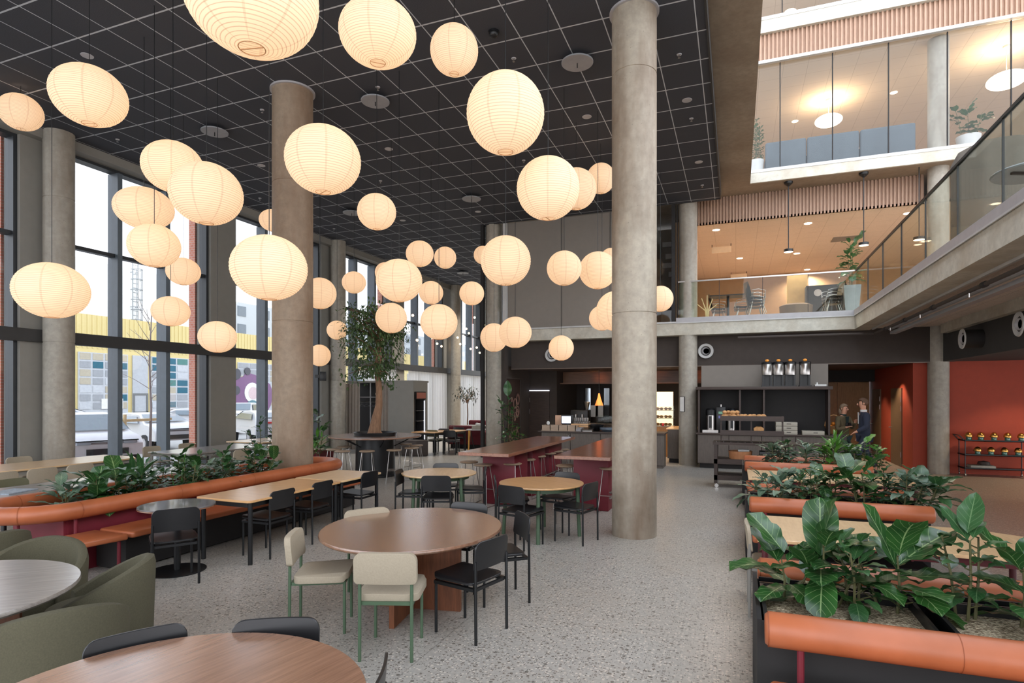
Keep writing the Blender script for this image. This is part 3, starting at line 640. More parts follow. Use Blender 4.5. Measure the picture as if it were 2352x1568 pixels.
LLAB = ['largest lantern of all, cut by the top edge of the photo', 'large lantern high at upper left over the downlight', 'lantern cut by the left edge, tucked under the ceiling', 'big lantern cut by the top edge, second from the largest one', 'smaller lantern high up, right of the two cut by the top edge', 'big round lantern high and alone, left of the tall stained column', 'large lantern overlapping the right side of the brown column',
 'lantern overlapping the front of a bigger one before the ceiling disc', 'large lantern half hidden behind another, below the ceiling disc', 'dim greyish lantern with a cord crossing its face, before the window', 'ribbed lantern just below the dim greyish one', 'small lantern below right of the ribbed one, before the window', 'small whitish lantern in the middle of the left window', 'very wide flattened lantern before the leftmost grey column', 'large wide lantern overlapping the brown column halfway up', 'small whitish lantern just above the black beam, left of brown column',
 'lantern mostly hidden behind the left side of brown column', 'single lantern below a ceiling disc, right of the brown column', 'big round lantern in front of two smaller ones near the stained column', 'lantern in the middle of the row of three beside the stained column', 'topmost smallest lantern of three touching the stained column', 'left one of the paired small lanterns under the grid ceiling', 'right one of the paired small lanterns under the grid ceiling', 'small lantern peeking out behind the big one above the indoor tree', 'small lantern peeking out left of the big one by the glass corner', 'big lantern hanging right above the indoor tree crown', 'big pale lantern in front of the glazed corner and grey wall',
 'small lantern before the far window, between two grey columns', 'small lantern right behind the big one above the tree', 'small lantern left of the glazed corner, above the bulbs', 'medium lantern right of the tree crown, before the window', 'half lantern emerging behind right edge of the brown column', 'small lantern touching the left side of the tree crown', 'lowest lantern beside the brown column, above the loudspeaker', 'lantern glowing through the right side of the tree crown', 'left lantern of the low touching pair before the pale column', 'right lantern of the low touching pair before the grey wall', 'lowest lantern before the bar bulkhead, covering an air nozzle', 'left lantern of the pair before the middle of the grey wall', 'right lantern of the pair before the grey wall, touching the column', 'small lantern hidden behind the pair on the grey wall', 'large lantern half hidden by the left edge of the stained column, low', 'small lantern behind the half hidden one, low beside the column', 'lantern showing right of the stained column at mezzanine height']
sph = MB(); nn = 26
prof = [(math.cos(t), math.sin(t)) for t in [(-1.36 + (1.36 + 1.40) * i / (nn * 2)) for i in range(nn * 2 + 1)]]
prof = [(r * (1 + .006 * (1 if i % 2 else -1)), z) for i, (r, z) in enumerate(prof)]
vs_ = []; n_ = 40
for r, z in prof:
    for k in range(n_): a = 2 * PI * k / n_; vs_.append((r * math.cos(a), r * math.sin(a), z))
sph.add(vs_, [(i * n_ + k, i * n_ + (k + 1) % n_, (i + 1) * n_ + (k + 1) % n_, (i + 1) * n_ + k) for i in range(len(prof) - 1) for k in range(n_)])
ME_SH = sph.mesh('shade', M_washi, smooth=80)
M_ring = plain('bamboo_ring', (214, 164, 118), .6)
ME_RING = MB().tube([(.20 * math.cos(a * PI / 12), .20 * math.sin(a * PI / 12), -.978) for a in range(24)], .010, 6, True).box(-.2, .2, -.008, .008, -.985, -.972).mesh('bottom_ring', M_ring)
ME_CORD = MB().cyl((0, 0, 0), (0, 0, 1), .0045, n=6).mesh('cord', M_blackm)
for (x, y, z, R, V), lb in zip(LAN, LLAB):
    sz = 'large' if R > .36 else 'small'
    o = thing('paper_lantern', 'paper pendant, ' + lb, 'lantern', (x, y, z), 0, [], 'paper lanterns hanging from the black ceiling')
    rz = random.random() * 6; tl = random.uniform(-.02, .02)
    ob('shade', ME_SH, o, rz=rz, scale=(R, R, V)); ob('bottom_ring', ME_RING, o, rz=rz, scale=(R, R, V))
    ob('cord', ME_CORD, o, loc=(0, 0, V * .95), scale=(1, 1, CH - z - V * .95))
    lamp('POINT', (0, 0, V * .15), 1.7 * (R / .4) ** 2, (1, .76, .54), .05, o, name='bulb')
# bare bulbs in the far hall
ME_BB = MB().ball((0, 0, 0), .045, n=10, m=6).mesh('bulb_globe', M_bulb)
for i, (px, py) in enumerate([(932, 709), (948, 724), (905, 772), (958, 781), (991, 777), (1004, 789), (1014, 795), (1045, 795), (1051, 775), (1057, 790), (1064, 743), (1071, 755), (1077, 765), (1064, 771), (1081, 801), (1090, 729), (1095, 798), (1102, 810), (1111, 734), (1112, 746)]):
    d = (25 + (i * 7 % 5)) if px > 960 else 21; u = (px - CX) / F * d; p = UD(u, d, EYE - (py - CY) / F * d)
    o = thing('hanging_bulb', 'small bare glowing bulb on a thin cord in the far hall', 'lamp', p, 0, [('bulb_globe', ME_BB)], 'bare bulbs hanging in the far hall')
    ob('cord', ME_CORD, o, loc=(0, 0, .05), scale=(.6, .6, CH - p.z - .05))
# ceiling discs, downlights, sprinklers
M_disc = plain('grey_metal_disc', (150, 152, 156), .5)
ME_D = [('plate', MB().lathe([(.0, 0), (.245, 0), (.25, .006), (.25, .02), (.0, .021)], (0, 0, -.09), 40).mesh('plate', M_disc)), ('hanger', MB().cyl((0, 0, -.075), (0, 0, 0), .05).cyl((0, 0, -.16), (0, 0, -.09), .008, n=8).mesh('hanger', M_blackm))]
for (px, py), lb in zip([(1326, 144), (862, 233), (493, 303), (1083, 457), (808, 489), (1063, 627)], ['nearest the stained column', 'right of the brown column', 'left of the brown column, over the windows', 'above the paired lanterns', 'half behind a lantern near the brown column', 'farthest away, over the far hall']):
    thing('ceiling_disc', 'round grey cable disc under the black ceiling, ' + lb, 'ceiling fitting', PX(px, py, CH - .08) + Vector((0, 0, .08)), 0, ME_D, 'round grey discs on the black ceiling')
ME_DL = [('trim_ring', MB().lathe([(.055, -.004), (.085, -.006), (.09, 0)], n=24).mesh('trim_ring', M_silver)), ('lens', MB().lathe([(0, -.001), (.055, -.002)], n=20).mesh('lens', M_blackm))]
for (px, py), lb in zip([(200, 128), (893, 342), (1348, 268), (1578, 230), (925, 506), (1605, 372), (600, 380), (1098, 486)], ('above the upper left lantern', 'right of the brown column', 'left of the stained column below the disc', 'right of the stained column', 'near the paired lanterns', 'close to the ceiling corner', 'left of the brown column', 'beside the disc above paired lanterns')):
    thing('ceiling_downlight', 'unlit recessed downlight ring in black ceiling, ' + lb, 'downlight', PX(px, py, CH), 0, ME_DL, 'downlights in the black ceiling')
ME_SP = [('cap', MB().lathe([(.035, -.012), (.04, 0)], n=16).mesh('cap', M_silver)), ('nozzle', MB().cyl((0, 0, -.05), (0, 0, -.01), .008, n=8).lathe([(.0, -.055), (.022, -.053), (.0, -.05)], n=10).mesh('nozzle', M_steel))]
for (px, py) in [(602, 252), (270, 320), (868, 200), (874, 415), (597, 455), (1180, 134), (1560, 125), (1588, 272), (1613, 425), (1203, 368), (767, 525)]:
    thing('sprinkler', 'tiny chrome sprinkler head in the black ceiling', 'sprinkler', PX(px, py, CH), 0, ME_SP, 'sprinkler heads in the black ceiling')
thing('dome_camera', 'small black dome camera on the ceiling between two lanterns', 'security camera', PX(1134, 72, CH), 0, MB().ball((0, 0, -.03), .07).lathe([(.08, -.03), (.08, 0)], n=20).mesh('dome_camera', M_blackm))
# ================================================================ CHAIRS
def strip(xs, lo, hi, off, t, axis):
    """solid made of columns along x; axis 'v' = upright panel (x, y=off, z), 'h' = seat (x, y, z=off)"""
    mb = MB(); vs = []; n = len(xs)
    for x in xs:
        for (b, s_) in ((lo(x), 1), (hi(x), 1), (hi(x), -1), (lo(x), -1)):
            vs.append((x, off(x, b) + s_ * t / 2, b) if axis == 'v' else (x, b, off(x, b) - s_ * t / 2 * -1))
    fs = []
    for i in range(n - 1):
        for k in range(4): fs.append((i * 4 + k, i * 4 + (k + 1) % 4, (i + 1) * 4 + (k + 1) % 4, (i + 1) * 4 + k))
    fs += [(3, 2, 1, 0), ((n - 1) * 4, (n - 1) * 4 + 1, (n - 1) * 4 + 2, (n - 1) * 4 + 3)]
    if axis == 'v': fs = [tuple(reversed(f)) for f in fs]
    return mb.add(vs, fs)
def xs_(w_, r, n=10):
    a = [-w_ / 2 + r - r * math.cos(PI / 2 * k / 5) for k in range(6)]; b = [-x for x in a][::-1]
    return a + [a[-1] + (b[0] - a[-1]) * k / n for k in range(1, n)] + b
def rc(x, w_, r):
    d = abs(x) - (w_ / 2 - r); return 0 if d <= 0 else r - math.sqrt(max(0, r * r - d * d))
def chair_parts(kind):
    if kind == 'black': ms, mf, pad, t = M_blackw, M_blackm, 0, .014
    elif kind == 'beige': ms, mf, pad, t = M_beige, M_greenm, 1, .05
    elif kind == 'pale': ms, mf, pad, t = M_beige, M_pil, 0, .03
    else: ms, mf, pad, t = plain('olive_seat', (98, 96, 72), .6), M_blackm, 0, .016
    W = .43 if not pad else .46
    bk = strip(xs_(W, .06), lambda x: .565 + rc(x, W, .03), lambda x: .795 - rc(x, W, .06) - .01 * (x / W) ** 2, lambda x, z: -.225 + (0.32 if not pad else .2) * x * x * 1.3 - (z - .5) * .10, t, 'v')
    st = strip(xs_(W, .07), lambda x: -.20 + rc(x, W, .07), lambda x: .235 - rc(x, W, .08), lambda x, y: .452 + (.0 if pad else .12) * x * x + .02 * (y > .2), .02 if not pad else .055, 'h')
    if pad:
        bk = bk.mesh('backrest', ms, bevel=.018, seg=3, smooth=60); st = st.mesh('seat', ms, bevel=.02, seg=3, smooth=60)
    else: bk = bk.mesh('backrest', ms, bevel=.004, seg=1); st = st.mesh('seat', ms, bevel=.004, seg=1)
    r = .0125; fx, by = .185, -.21; out = []
    bx = .205 if not pad else .19; top = .64 if not pad else .60
    for s_ in (-1, 1):
        out.append(('leg', MB().cyl((s_ * fx, .20, .0), (s_ * fx, .20, .43), r, n=10).mesh('leg', mf)))
        out.append(('leg', MB().cyl((s_ * bx, by - .02, 0), (s_ * bx, by - .015, top), r, n=10).mesh('leg', mf)))
    fr = MB()
    for s_ in (-1, 1): fr.box(min(s_ * fx, s_ * bx) - .008, max(s_ * fx, s_ * bx) + .008, by, .2, .405, .43)
    fr.box(-fx, fx, .19, .21, .405, .43).box(-fx, fx, by - .01, by + .01, .405, .43)
    out.append(('seat_frame', fr.mesh('seat_frame', mf, smooth=0)))
    return [('seat', st), ('backrest', bk)] + out
CP = {k: chair_parts(k) for k in ('black', 'beige', 'pale', 'olive')}
CN = {'black': 'black', 'beige': 'beige upholstered green-legged', 'pale': 'pale grey', 'olive': 'olive'}
def chair(kind, u, d, fu, fd, label, group):
    p = UD(u, d); thing('dining_chair', label, 'chair', p, face(fu, fd), CP[kind], group)
def chairW(kind, x, y, rz, label, group): thing('dining_chair', label, 'chair', (x, y, 0), rz, CP[kind], group)
g = 'chairs around the oval walnut table'
chair('beige', -1.58, 4.95, 1, .12, 'beige upholstered chair with green legs at left end of oval table', g)
chair('beige', -.91, 4.51, .03, 1, 'beige upholstered chair with green legs, back to us, at oval table', g)
chair('black', -.35, 4.86, -.83, .58, 'black ply chair pulled to the near right side of oval table', g)
chair('black', -.12, 5.62, -.93, -.3, 'black ply chair seen edge-on at right end of oval table', g)
chair('beige', -1.32, 5.72, .5, -.75, 'beige chair whose rounded back peeks over far left table rim', g)
chair('black', -.54, 6.05, -.35, -.9, 'black chair whose back peeks over the far rim of oval table', g)
g = 'chairs around the foreground table'
chair('black', -1.66, 2.66, .62, -.78, 'black chair back behind the foreground table, beside green armchair', g)
chair('black', -1.17, 2.77, .12, -1, 'black chair back at far right rim of the foreground table', g)
chair('black', -.79, 2.44, -1, -.05, 'black chair seen edge-on at the bottom, right of foreground table', g)
g = 'chairs at the honey oak round table'
chair('black', .13, 7.62, .62, .78, 'black chair before the honey oak table, left of its front leg', g)
chair('black', .84, 7.86, -.81, .58, 'black chair before the honey oak table, nearest the stained column', g)
chair('black', .68, 8.56, -.6, -.8, 'black chair at the far right of the honey oak table', g)
chair('black', .0, 8.33, 1, .05, 'black chair side-on at the left of honey oak table', g)
g = 'chairs at the pale round table'
chair('black', -1.08, 8.62, 0, 1, 'black chair with its back square to us at pale round table', g)
chair('black', -1.50, 9.02, 1, -.1, 'black chair side-on at the left of pale round table', g)
chair('black', -.66, 9.36, -1, -.1, 'black chair at the right of pale round table by the bar stools', g)
chair('black', -1.10, 9.67, .05, -1, 'black chair at the far side of pale round table facing us', g)
g = 'chairs along the banquette tables'
chairW('black', -5.47, 4.50, face(-.57, .82) , 'black chair at the small round marble table', g)
chairW('black', -5.36, 5.70, PI / 2, 'first black chair along the banquette tables', g)
chairW('black', -5.36, 6.44, PI / 2, 'middle black chair along the banquette tables', g)
chairW('black', -5.36, 7.52, PI / 2, 'last black chair along the banquette, facing the indoor tree', g)
# ================================================================ TABLES
def oval_table(label, p, a, b, rot, top, base, h=.74, plinth=True):
    n = 64; poly = [(a * math.cos(2 * PI * k / n), b * math.sin(2 * PI * k / n)) for k in range(n)]
    polyb = [(x * .985, y * .985) for x, y in poly]
    mb = MB(); N_ = n
    rings = [(polyb, h - .035), (poly, h - .022), (poly, h - .008), ([(x * .995, y * .995) for x, y in poly], h)]
    vs = [(x, y, z) for pl, z in rings for x, y in pl]; fs = [(i * n + k, i * n + (k + 1) % n, (i + 1) * n + (k + 1) % n, (i + 1) * n + k) for i in range(3) for k in range(n)]
    fs += [tuple(range(n - 1, -1, -1)), tuple(3 * n + k for k in range(n))]; mb.add(vs, fs)
    parts = [('tabletop', mb.mesh('tabletop', top))]
    if plinth:
        parts.append(('base_panel', B(-.5, .5, -.022, .022, 0, h - .035).mesh('base_panel', base))); parts.append(('base_panel', MB().box(-.022, .022, -.45, -.022, 0, h - .035).box(-.022, .022, .022, .45, 0, h - .035).mesh('base_panel', base)))
    thing('oval_table', label, 'table', p, rot, parts)
oval_table('oval walnut table with crossed panel base in the centre foreground', UD(-.90, 5.38), .90, .80, face(.2, 1) + PI / 2, M_walnut, M_walnutb)
oval_table('round walnut table cut by the bottom edge of the photo', UD(-1.33, 2.2), .77, .77, face(.5, .8) + PI / 2, M_walnut, M_walnutb)
oval_table('round grey-washed oak table among the green armchairs', UD(-3.53, 3.5), .79, .79, face(-.4, 1), M_greyoak, M_walnutb)
def round_legs(label, p, r, top, legm, rot=0, h=.73):
    parts = [('tabletop', MB().lathe([(0, h - .025), (r - .01, h - .025), (r, h - .012), (r - .003, h), (0, h + .0001)], n=56).mesh('tabletop', top)),
             ('apron', MB().lathe([(r * .8, h - .085), (r * .8, h - .025), (r * .77, h - .025), (r * .77, h - .085)], n=40).mesh('apron', legm))]
    for k in range(4):
        a = PI / 4 + k * PI / 2; x, y = math.cos(a), math.sin(a); parts.append(('leg', MB().cyl((x * r * .90, y * r * .90, 0), (x * r * .84, y * r * .84, h - .027), .026, n=14).mesh('leg', legm)))
    thing('round_table', label, 'table', p, rot, parts)
round_legs('honey oak round table on sage green legs beside the stained column', UD(.405, 8.17), .585, M_oakw, M_greenm, face(.13, 1) - PI / 4 + .0)
round_legs('pale oak round table on sage green legs before the bar tables', UD(-1.14, 9.23), .585, M_oak, M_greenm, face(-.05, 1))
def rect_table(label, x0, x1, y0, y1, top, legm, h=.74, ch=0, name='dining_table'):
    poly = rrect(x0, x1, y0, y1, .05) if not ch else [(x0, y0), (x1 - ch, y0), (x1, y0 + ch * .6), (x1, y1 - ch * .6), (x1 - ch, y1), (x0, y1)]
    cx, cy = (x0 + x1) / 2, (y0 + y1) / 2; poly = [(x - cx, y - cy) for x, y in poly]; hx, hy = (x1 - x0) / 2, (y1 - y0) / 2
    parts = [('tabletop', MB().prism(poly, h - .028, h).mesh('tabletop', top, bevel=.003, seg=1)), ('apron', MB().box(-hx + .06, hx - .06, -hy + .06, -hy + .08, h - .09, h - .028).box(-hx + .06, hx - .06, hy - .08, hy - .06, h - .09, h - .028).box(-hx + .06, -hx + .08, -hy + .08, hy - .08, h - .09, h - .028).box(hx - .08, hx - .06, -hy + .08, hy - .08, h - .09, h - .028).mesh('apron', legm, smooth=0))]
    for sx in (-1, 1):
        for sy in (-1, 1): parts.append(('leg', MB().cyl((sx * (hx - .06), sy * (hy - .07), 0), (sx * (hx - .06), sy * (hy - .07), h - .03), .026, n=14).mesh('leg', legm)))
    thing(name, label, 'table', (cx, cy, 0), 0, parts)
rect_table('long black-legged table at the banquette, the nearer one', -5.95, -5.12, 5.17, 6.84, M_oakw, M_blackm)
rect_table('shorter black-legged table at the far end of the banquette', -5.97, -5.14, 6.86, 7.87, M_oak, M_blackm)
thing('pedestal_table', 'small round grey marble table on a black disc foot', 'table', (-5.76, 4.78, 0), 0,
      [('tabletop', MB().lathe([(0, .705), (.37, .705), (.38, .718), (.38, .73), (0, .7301)], n=48).mesh('tabletop', M_stoneg)), ('tabletop_edge', MB().lathe([(.37, .7), (.383, .704), (.383, .716), (.37, .705)], n=48).mesh('tabletop_edge', M_walnut)), ('pedestal', MB().cyl((0, 0, .012), (0, 0, .705), .035, n=16).mesh('pedestal', M_blackm)), ('foot_disc', MB().lathe([(0, 0), (.29, 0), (.29, .008), (.04, .016)], n=40).mesh('foot_disc', M_blackm))])
rect_table('long grey-topped table on the window side of the banquette', -8.85, -7.98, 4.3, 7.6, M_greyoak, M_blackm)
rect_table('pale oak table before the leftmost column', -11.9, -10.75, 4.9, 8.2, M_oak, M_pil, ch=.3)
rect_table('white-topped table at the windows behind the banquette plants', -11.6, -10.4, 8.9, 11.3, M_greyoak, M_pil)
rect_table('pale oak table in the window corner beside brown column', -12.4, -11.2, 11.7, 13.9, M_oak, M_pil)
g = 'pale chairs near the windows'
for x, y, rz, lb in ((-10.4, 5.5, PI / 2, 'pale chair cut by the left edge, at the oak table'), (-10.4, 6.05, PI / 2, 'second pale chair from left edge at the oak table'), (-10.4, 6.62, PI / 2, 'third pale chair from left edge at the oak table'),
    (-12.2, 7.0, -PI / 2, 'pale chair behind the oak table, before the leftmost column'), (-12.0, 9.5, -PI / 2, 'pale chair on window side of white-topped table'), (-12.0, 10.4, -PI / 2, 'pale chair by the sapling side of white-topped table'),
    (-9.95, 9.6, PI / 2, 'pale chair behind the banquette plants, nearer'), (-9.95, 10.5, PI / 2, 'pale chair behind the banquette plants, farther'), (-10.8, 12.3, PI / 2, 'pale chair at the window corner table'), (-10.8, 13.2, PI / 2, 'pale chair at window corner table beside the palm')):
    chairW('pale', x, y, rz, lb, g)
chairW('olive', -9.0, 5.1, -PI / 2, 'brown-backed chair at the grey-topped table, left edge', 'chairs at the grey-topped table')
thing('newspaper', 'folded newspaper lying on the grey-topped table at left', 'newspaper', (-8.35, 4.62, .741), .3, B(-.16, .16, -.2, .2, 0, .012).mesh('newspaper', plain('newsprint', (150, 160, 170), .9, nz=.3, scale=30)))
# white-topped booth tables on the right
M_boothleg = plain('burgundy_leg', (84, 30, 36), .5)
for k, lb in enumerate(('pale oak booth table nearest us between two planters', 'pale oak booth table behind the middle planter')):
    rect_table(lb, .17, 2.3, 5.32 + 3.85 * k, 6.38 + 3.85 * k, M_oak, M_boothleg, ch=.35)
chairW('pale', .34, 5.75, -PI / 2, 'pale chair with green legs at end of nearest booth table', 'pale chairs at booth ends')
# ---- green tub armchairs
def tub_parts():
    R = .36; t = .055
    def ht(a): # a from -1..1 around the back
        return .47 + .28 * math.cos(a * PI / 2) ** 1.1
    sh = MB(); n = 30; m = 6; vs = []
    for i in range(n + 1):
        a = -1 + 2 * i / n; th = -PI / 2 + a * math.radians(128); top = ht(a); c, s_ = math.cos(th), math.sin(th); fx = 1 + .0
        ring = [(R - .03, .10), (R, .20), (R + .015, top - .06), (R + .005, top - .012), (R - t / 2, top), (R - t, top - .015), (R - t - .01, top - .10), (R - t, .30)]
        for r, z in ring: vs.append((r * c * fx, r * s_, z))
    q = 8
    fs = [(i * q + k, (i + 1) * q + k, (i + 1) * q + k + 1, i * q + k + 1) for i in range(n) for k in range(q - 1)] + [(i * q + q - 1, (i + 1) * q + q - 1, (i + 1) * q, i * q) for i in range(n)]
    fs += [tuple(range(q)), tuple(n * q + k for k in range(q - 1, -1, -1))]
    sh.add(vs, fs)
    ribs = MB()
    for k in range(9):
        th = -PI / 2 + (k - 4) * math.radians(24); a = (k - 4) * 24 / 128; c, s_ = math.cos(th), math.sin(th); r = R - t - .006
        ribs.tube([(r * c, r * s_, .4), (r * c, r * s_, ht(a) - .10), ((r + .01) * c, (r + .01) * s_, ht(a) - .02)], .004, 5)
    seat = MB().lathe([(0, .24), (.30, .24), (.315, .27), (.315, .39), (.29, .43), (0, .44)], n=36)
    legs = [('leg', MB().cyl((x * .9, y * .9, 0), (x * .8, y * .8, .15), .016, .02, n=10).mesh('leg', M_blackm)) for x, y in ((.25, .25), (-.25, .25), (.25, -.25), (-.25, -.25))]
    return [('shell', sh.mesh('shell', M_olive, smooth=50), [('channel_seam', ribs.mesh('channel_seam', M_olive))]), ('seat_cushion', seat.mesh('seat_cushion', M_olive)), ('underframe', MB().lathe([(0, .10), (.3, .1), (.34, .2), (0, .24)], n=30).mesh('underframe', M_olive))] + legs
TUB = tub_parts()
for u, d, fu, fd, lb in ((-3.0, 4.25, -.9, -.35, 'olive tub armchair right of grey table, seen from its side'), (-2.72, 3.52, -.62, .7, 'olive tub armchair nearest us, its broad back cut by bottom-left'), (-3.80, 4.66, .25, -1, 'olive tub armchair facing us behind the grey table'), (-4.75, 5.25, -.9, .3, 'olive tub armchair at left edge with its back to the others')):
    thing('tub_armchair', lb, 'armchair', UD(u, d), face(fu, fd), TUB, 'olive tub armchairs around the grey table')
# ================================================================ BANQUETTE with planter (left)
def loop(x0, x1, y0, y1, z, n=10):
    r = (x1 - x0) / 2; cx = (x0 + x1) / 2; pts = []
    for k in range(n + 1): a = PI + PI * k / n; pts.append((cx + r * math.cos(a), y0 + r + r * math.sin(a), z))
    for k in range(1, 14): pts.append((x1, y0 + r + (y1 - y0 - 2 * r) * k / 14, z))
    for k in range(n + 1): a = PI * k / n; pts.append((cx + r * math.cos(a), y1 - r + r * math.sin(a), z))
    for k in range(1, 14): pts.append((x0, y1 - r - (y1 - y0 - 2 * r) * k / 14, z))
    return pts
lp = loop(-7.72, -6.66, 3.78, 9.1, .69)
rad = [.095] * len(lp)
bq = ob('banquette', None); tag(bq, 'cognac leather banquette with rolled back looping round a planter', 'banquette')
ob('back_roll', MB().tube(lp, .095, 16, True).mesh('back_roll', M_leather, smooth=60), bq)
sm = MB()
for i in (0, 3, 7, 10, 14, 18, 22, 26, 36, 40, 44):
    p, q = Vector(lp[i]), Vector(lp[(i + 1) % len(lp)]); d = (q - p).normalized(); sm.tube([p - d * .004, p + d * .004], .0975, 16, cap=False)
ob('roll_seam', sm.mesh('roll_seam', plain('seam_leather', (150, 78, 42), .5)), bq)
ob('seat', MB().prism(rrect(-6.62, -6.08, 4.5, 8.75, .04), .39, .455).mesh('seat', M_leather, bevel=.02, seg=3), bq)
o = ob('end_seat', MB().prism([(-6.66, 3.98), (-6.16, 4.0), (-6.08, 4.46), (-6.62, 4.47)], .385, .45).mesh('end_seat', M_leather, bevel=.02, seg=3), bq)
for x, y in ((-6.2, 4.06), (-6.15, 4.4), (-6.58, 4.06)): ob('leg', MB().cyl((x, y, 0), (x, y, .39), .018, n=10).mesh('leg', M_burg), bq)
ob('planter_wall', MB().box(-6.79, -6.74, 4.25, 8.75, 0, .60).box(-7.64, -7.59, 4.25, 8.75, 0, .60).box(-7.6, -6.75, 4.22, 4.26, 0, .60).box(-7.6, -6.75, 8.75, 8.79, 0, .60).mesh('planter_wall', M_burg, smooth=0), bq)
ob('seat_base', MB().box(-6.72, -6.25, 4.55, 8.7, .02, .385).mesh('seat_base', M_dark), bq)
for i, y in enumerate((4.3, 5.2, 6.2, 7.2, 8.2)): ob('roll_bracket', MB().cyl((-6.68, y, .0), (-6.68, y, .64), .018, n=8).mesh('roll_bracket', M_burg), bq)
for x, y in ((-7.2, 3.84), (-6.95, 3.9), (-7.45, 3.95)): ob('roll_bracket', MB().cyl((x, y, .0), (x, y, .64), .018, n=8).mesh('roll_bracket', M_burg), bq)
thing('planting_bed', 'gravel filling the banquette planter', 'gravel', (0, 0, 0), 0, B(-7.59, -6.79, 4.26, 7.95, .40, .55).mesh('planting_bed', M_gravel))
rd = random.Random(21)
BQ = [('fig', -7.0, 4.75, .5, .5, 24, .36, M_leaf, 'large fiddle-leaf fig with upright leaf at left end of banquette'), ('silver', -7.35, 4.6, .35, .5, 33, .32, M_leaf3, 'silvery broad plant at the left tip of the banquette bed'), ('rubber', -7.3, 5.2, .5, .5, 60, .20, M_leaf2, 'rubber plant second in the banquette bed'),
      ('palm', -7.05, 5.35, .5, .3, 27, .5, M_leaf2, 'thin-leaved palm with arching blades in the banquette bed'), ('rubber', -6.95, 5.85, .5, .5, 66, .19, M_leaf2, 'small-leaved rubber plant mid banquette bed'), ('fig', -7.3, 6.1, .6, .5, 24, .32, M_leaf, 'fiddle-leaf fig mid banquette bed'),
      ('rubber', -7.0, 6.6, .6, .5, 66, .21, M_leaf2, 'rubber plant with glossy leaves right of the upright bright leaf'), ('silver', -7.35, 6.9, .5, .5, 36, .30, M_leaf3, 'silvery plant near the brown column'), ('fig', -6.98, 7.15, .55, .5, 27, .30, M_leaf, 'fiddle-leaf fig just before the brown column'), ('rubber', -7.25, 7.6, .55, .5, 69, .20, M_leaf2, 'bushy rubber plant touching the brown column')]
BQ += [('rubber', -7.4, 5.65, .5, .5, 50, .19, M_leaf2, 'bushy rubber plant on the window side of the banquette bed'), ('fig', -6.98, 5.1, .45, .5, 20, .28, M_leaf2, 'dark broad-leaved fig right of the large one in the bed'), ('silver', -6.95, 6.25, .42, .5, 30, .26, M_leaf3, 'silvery plant in the middle of the banquette bed, aisle side'), ('rubber', -7.42, 6.5, .55, .5, 50, .18, M_leaf2, 'rubber plant behind the silvery one, window side of the bed')]
for i, (k, x, y, H, s_, n, L, mt, lb) in enumerate(BQ):
    plant(lb, (x, y, .54), k, H, s_, n, L, 40 + i, mt, group='plants in the banquette bed', key=[(2.2, 1.25, .34, .25, .8), (-.6, .7, .33, .2, .7), (.9, .5, .3, .22, .7)] if i == 0 else None)
mb = MB(); leafadd(mb, Vector((0, 0, 0)), 1.0, 1.5, .62, .16, .02, .2, 'blade', nv=10); mb2 = MB(); leafadd(mb2, Vector((.0, -.12, 0)), 4, 1.5, .38, .07, .02, .5, 'blade', nv=8)
thing('upright_leaf_plant', 'single tall bright upright leaf standing above the banquette bed', 'plant', (-7.15, 6.0, .54), 0, [('leaf', mb.mesh('leaf', M_leaf4, smooth=60)), ('leaf', mb2.mesh('leaf', M_leaf4, smooth=60))])
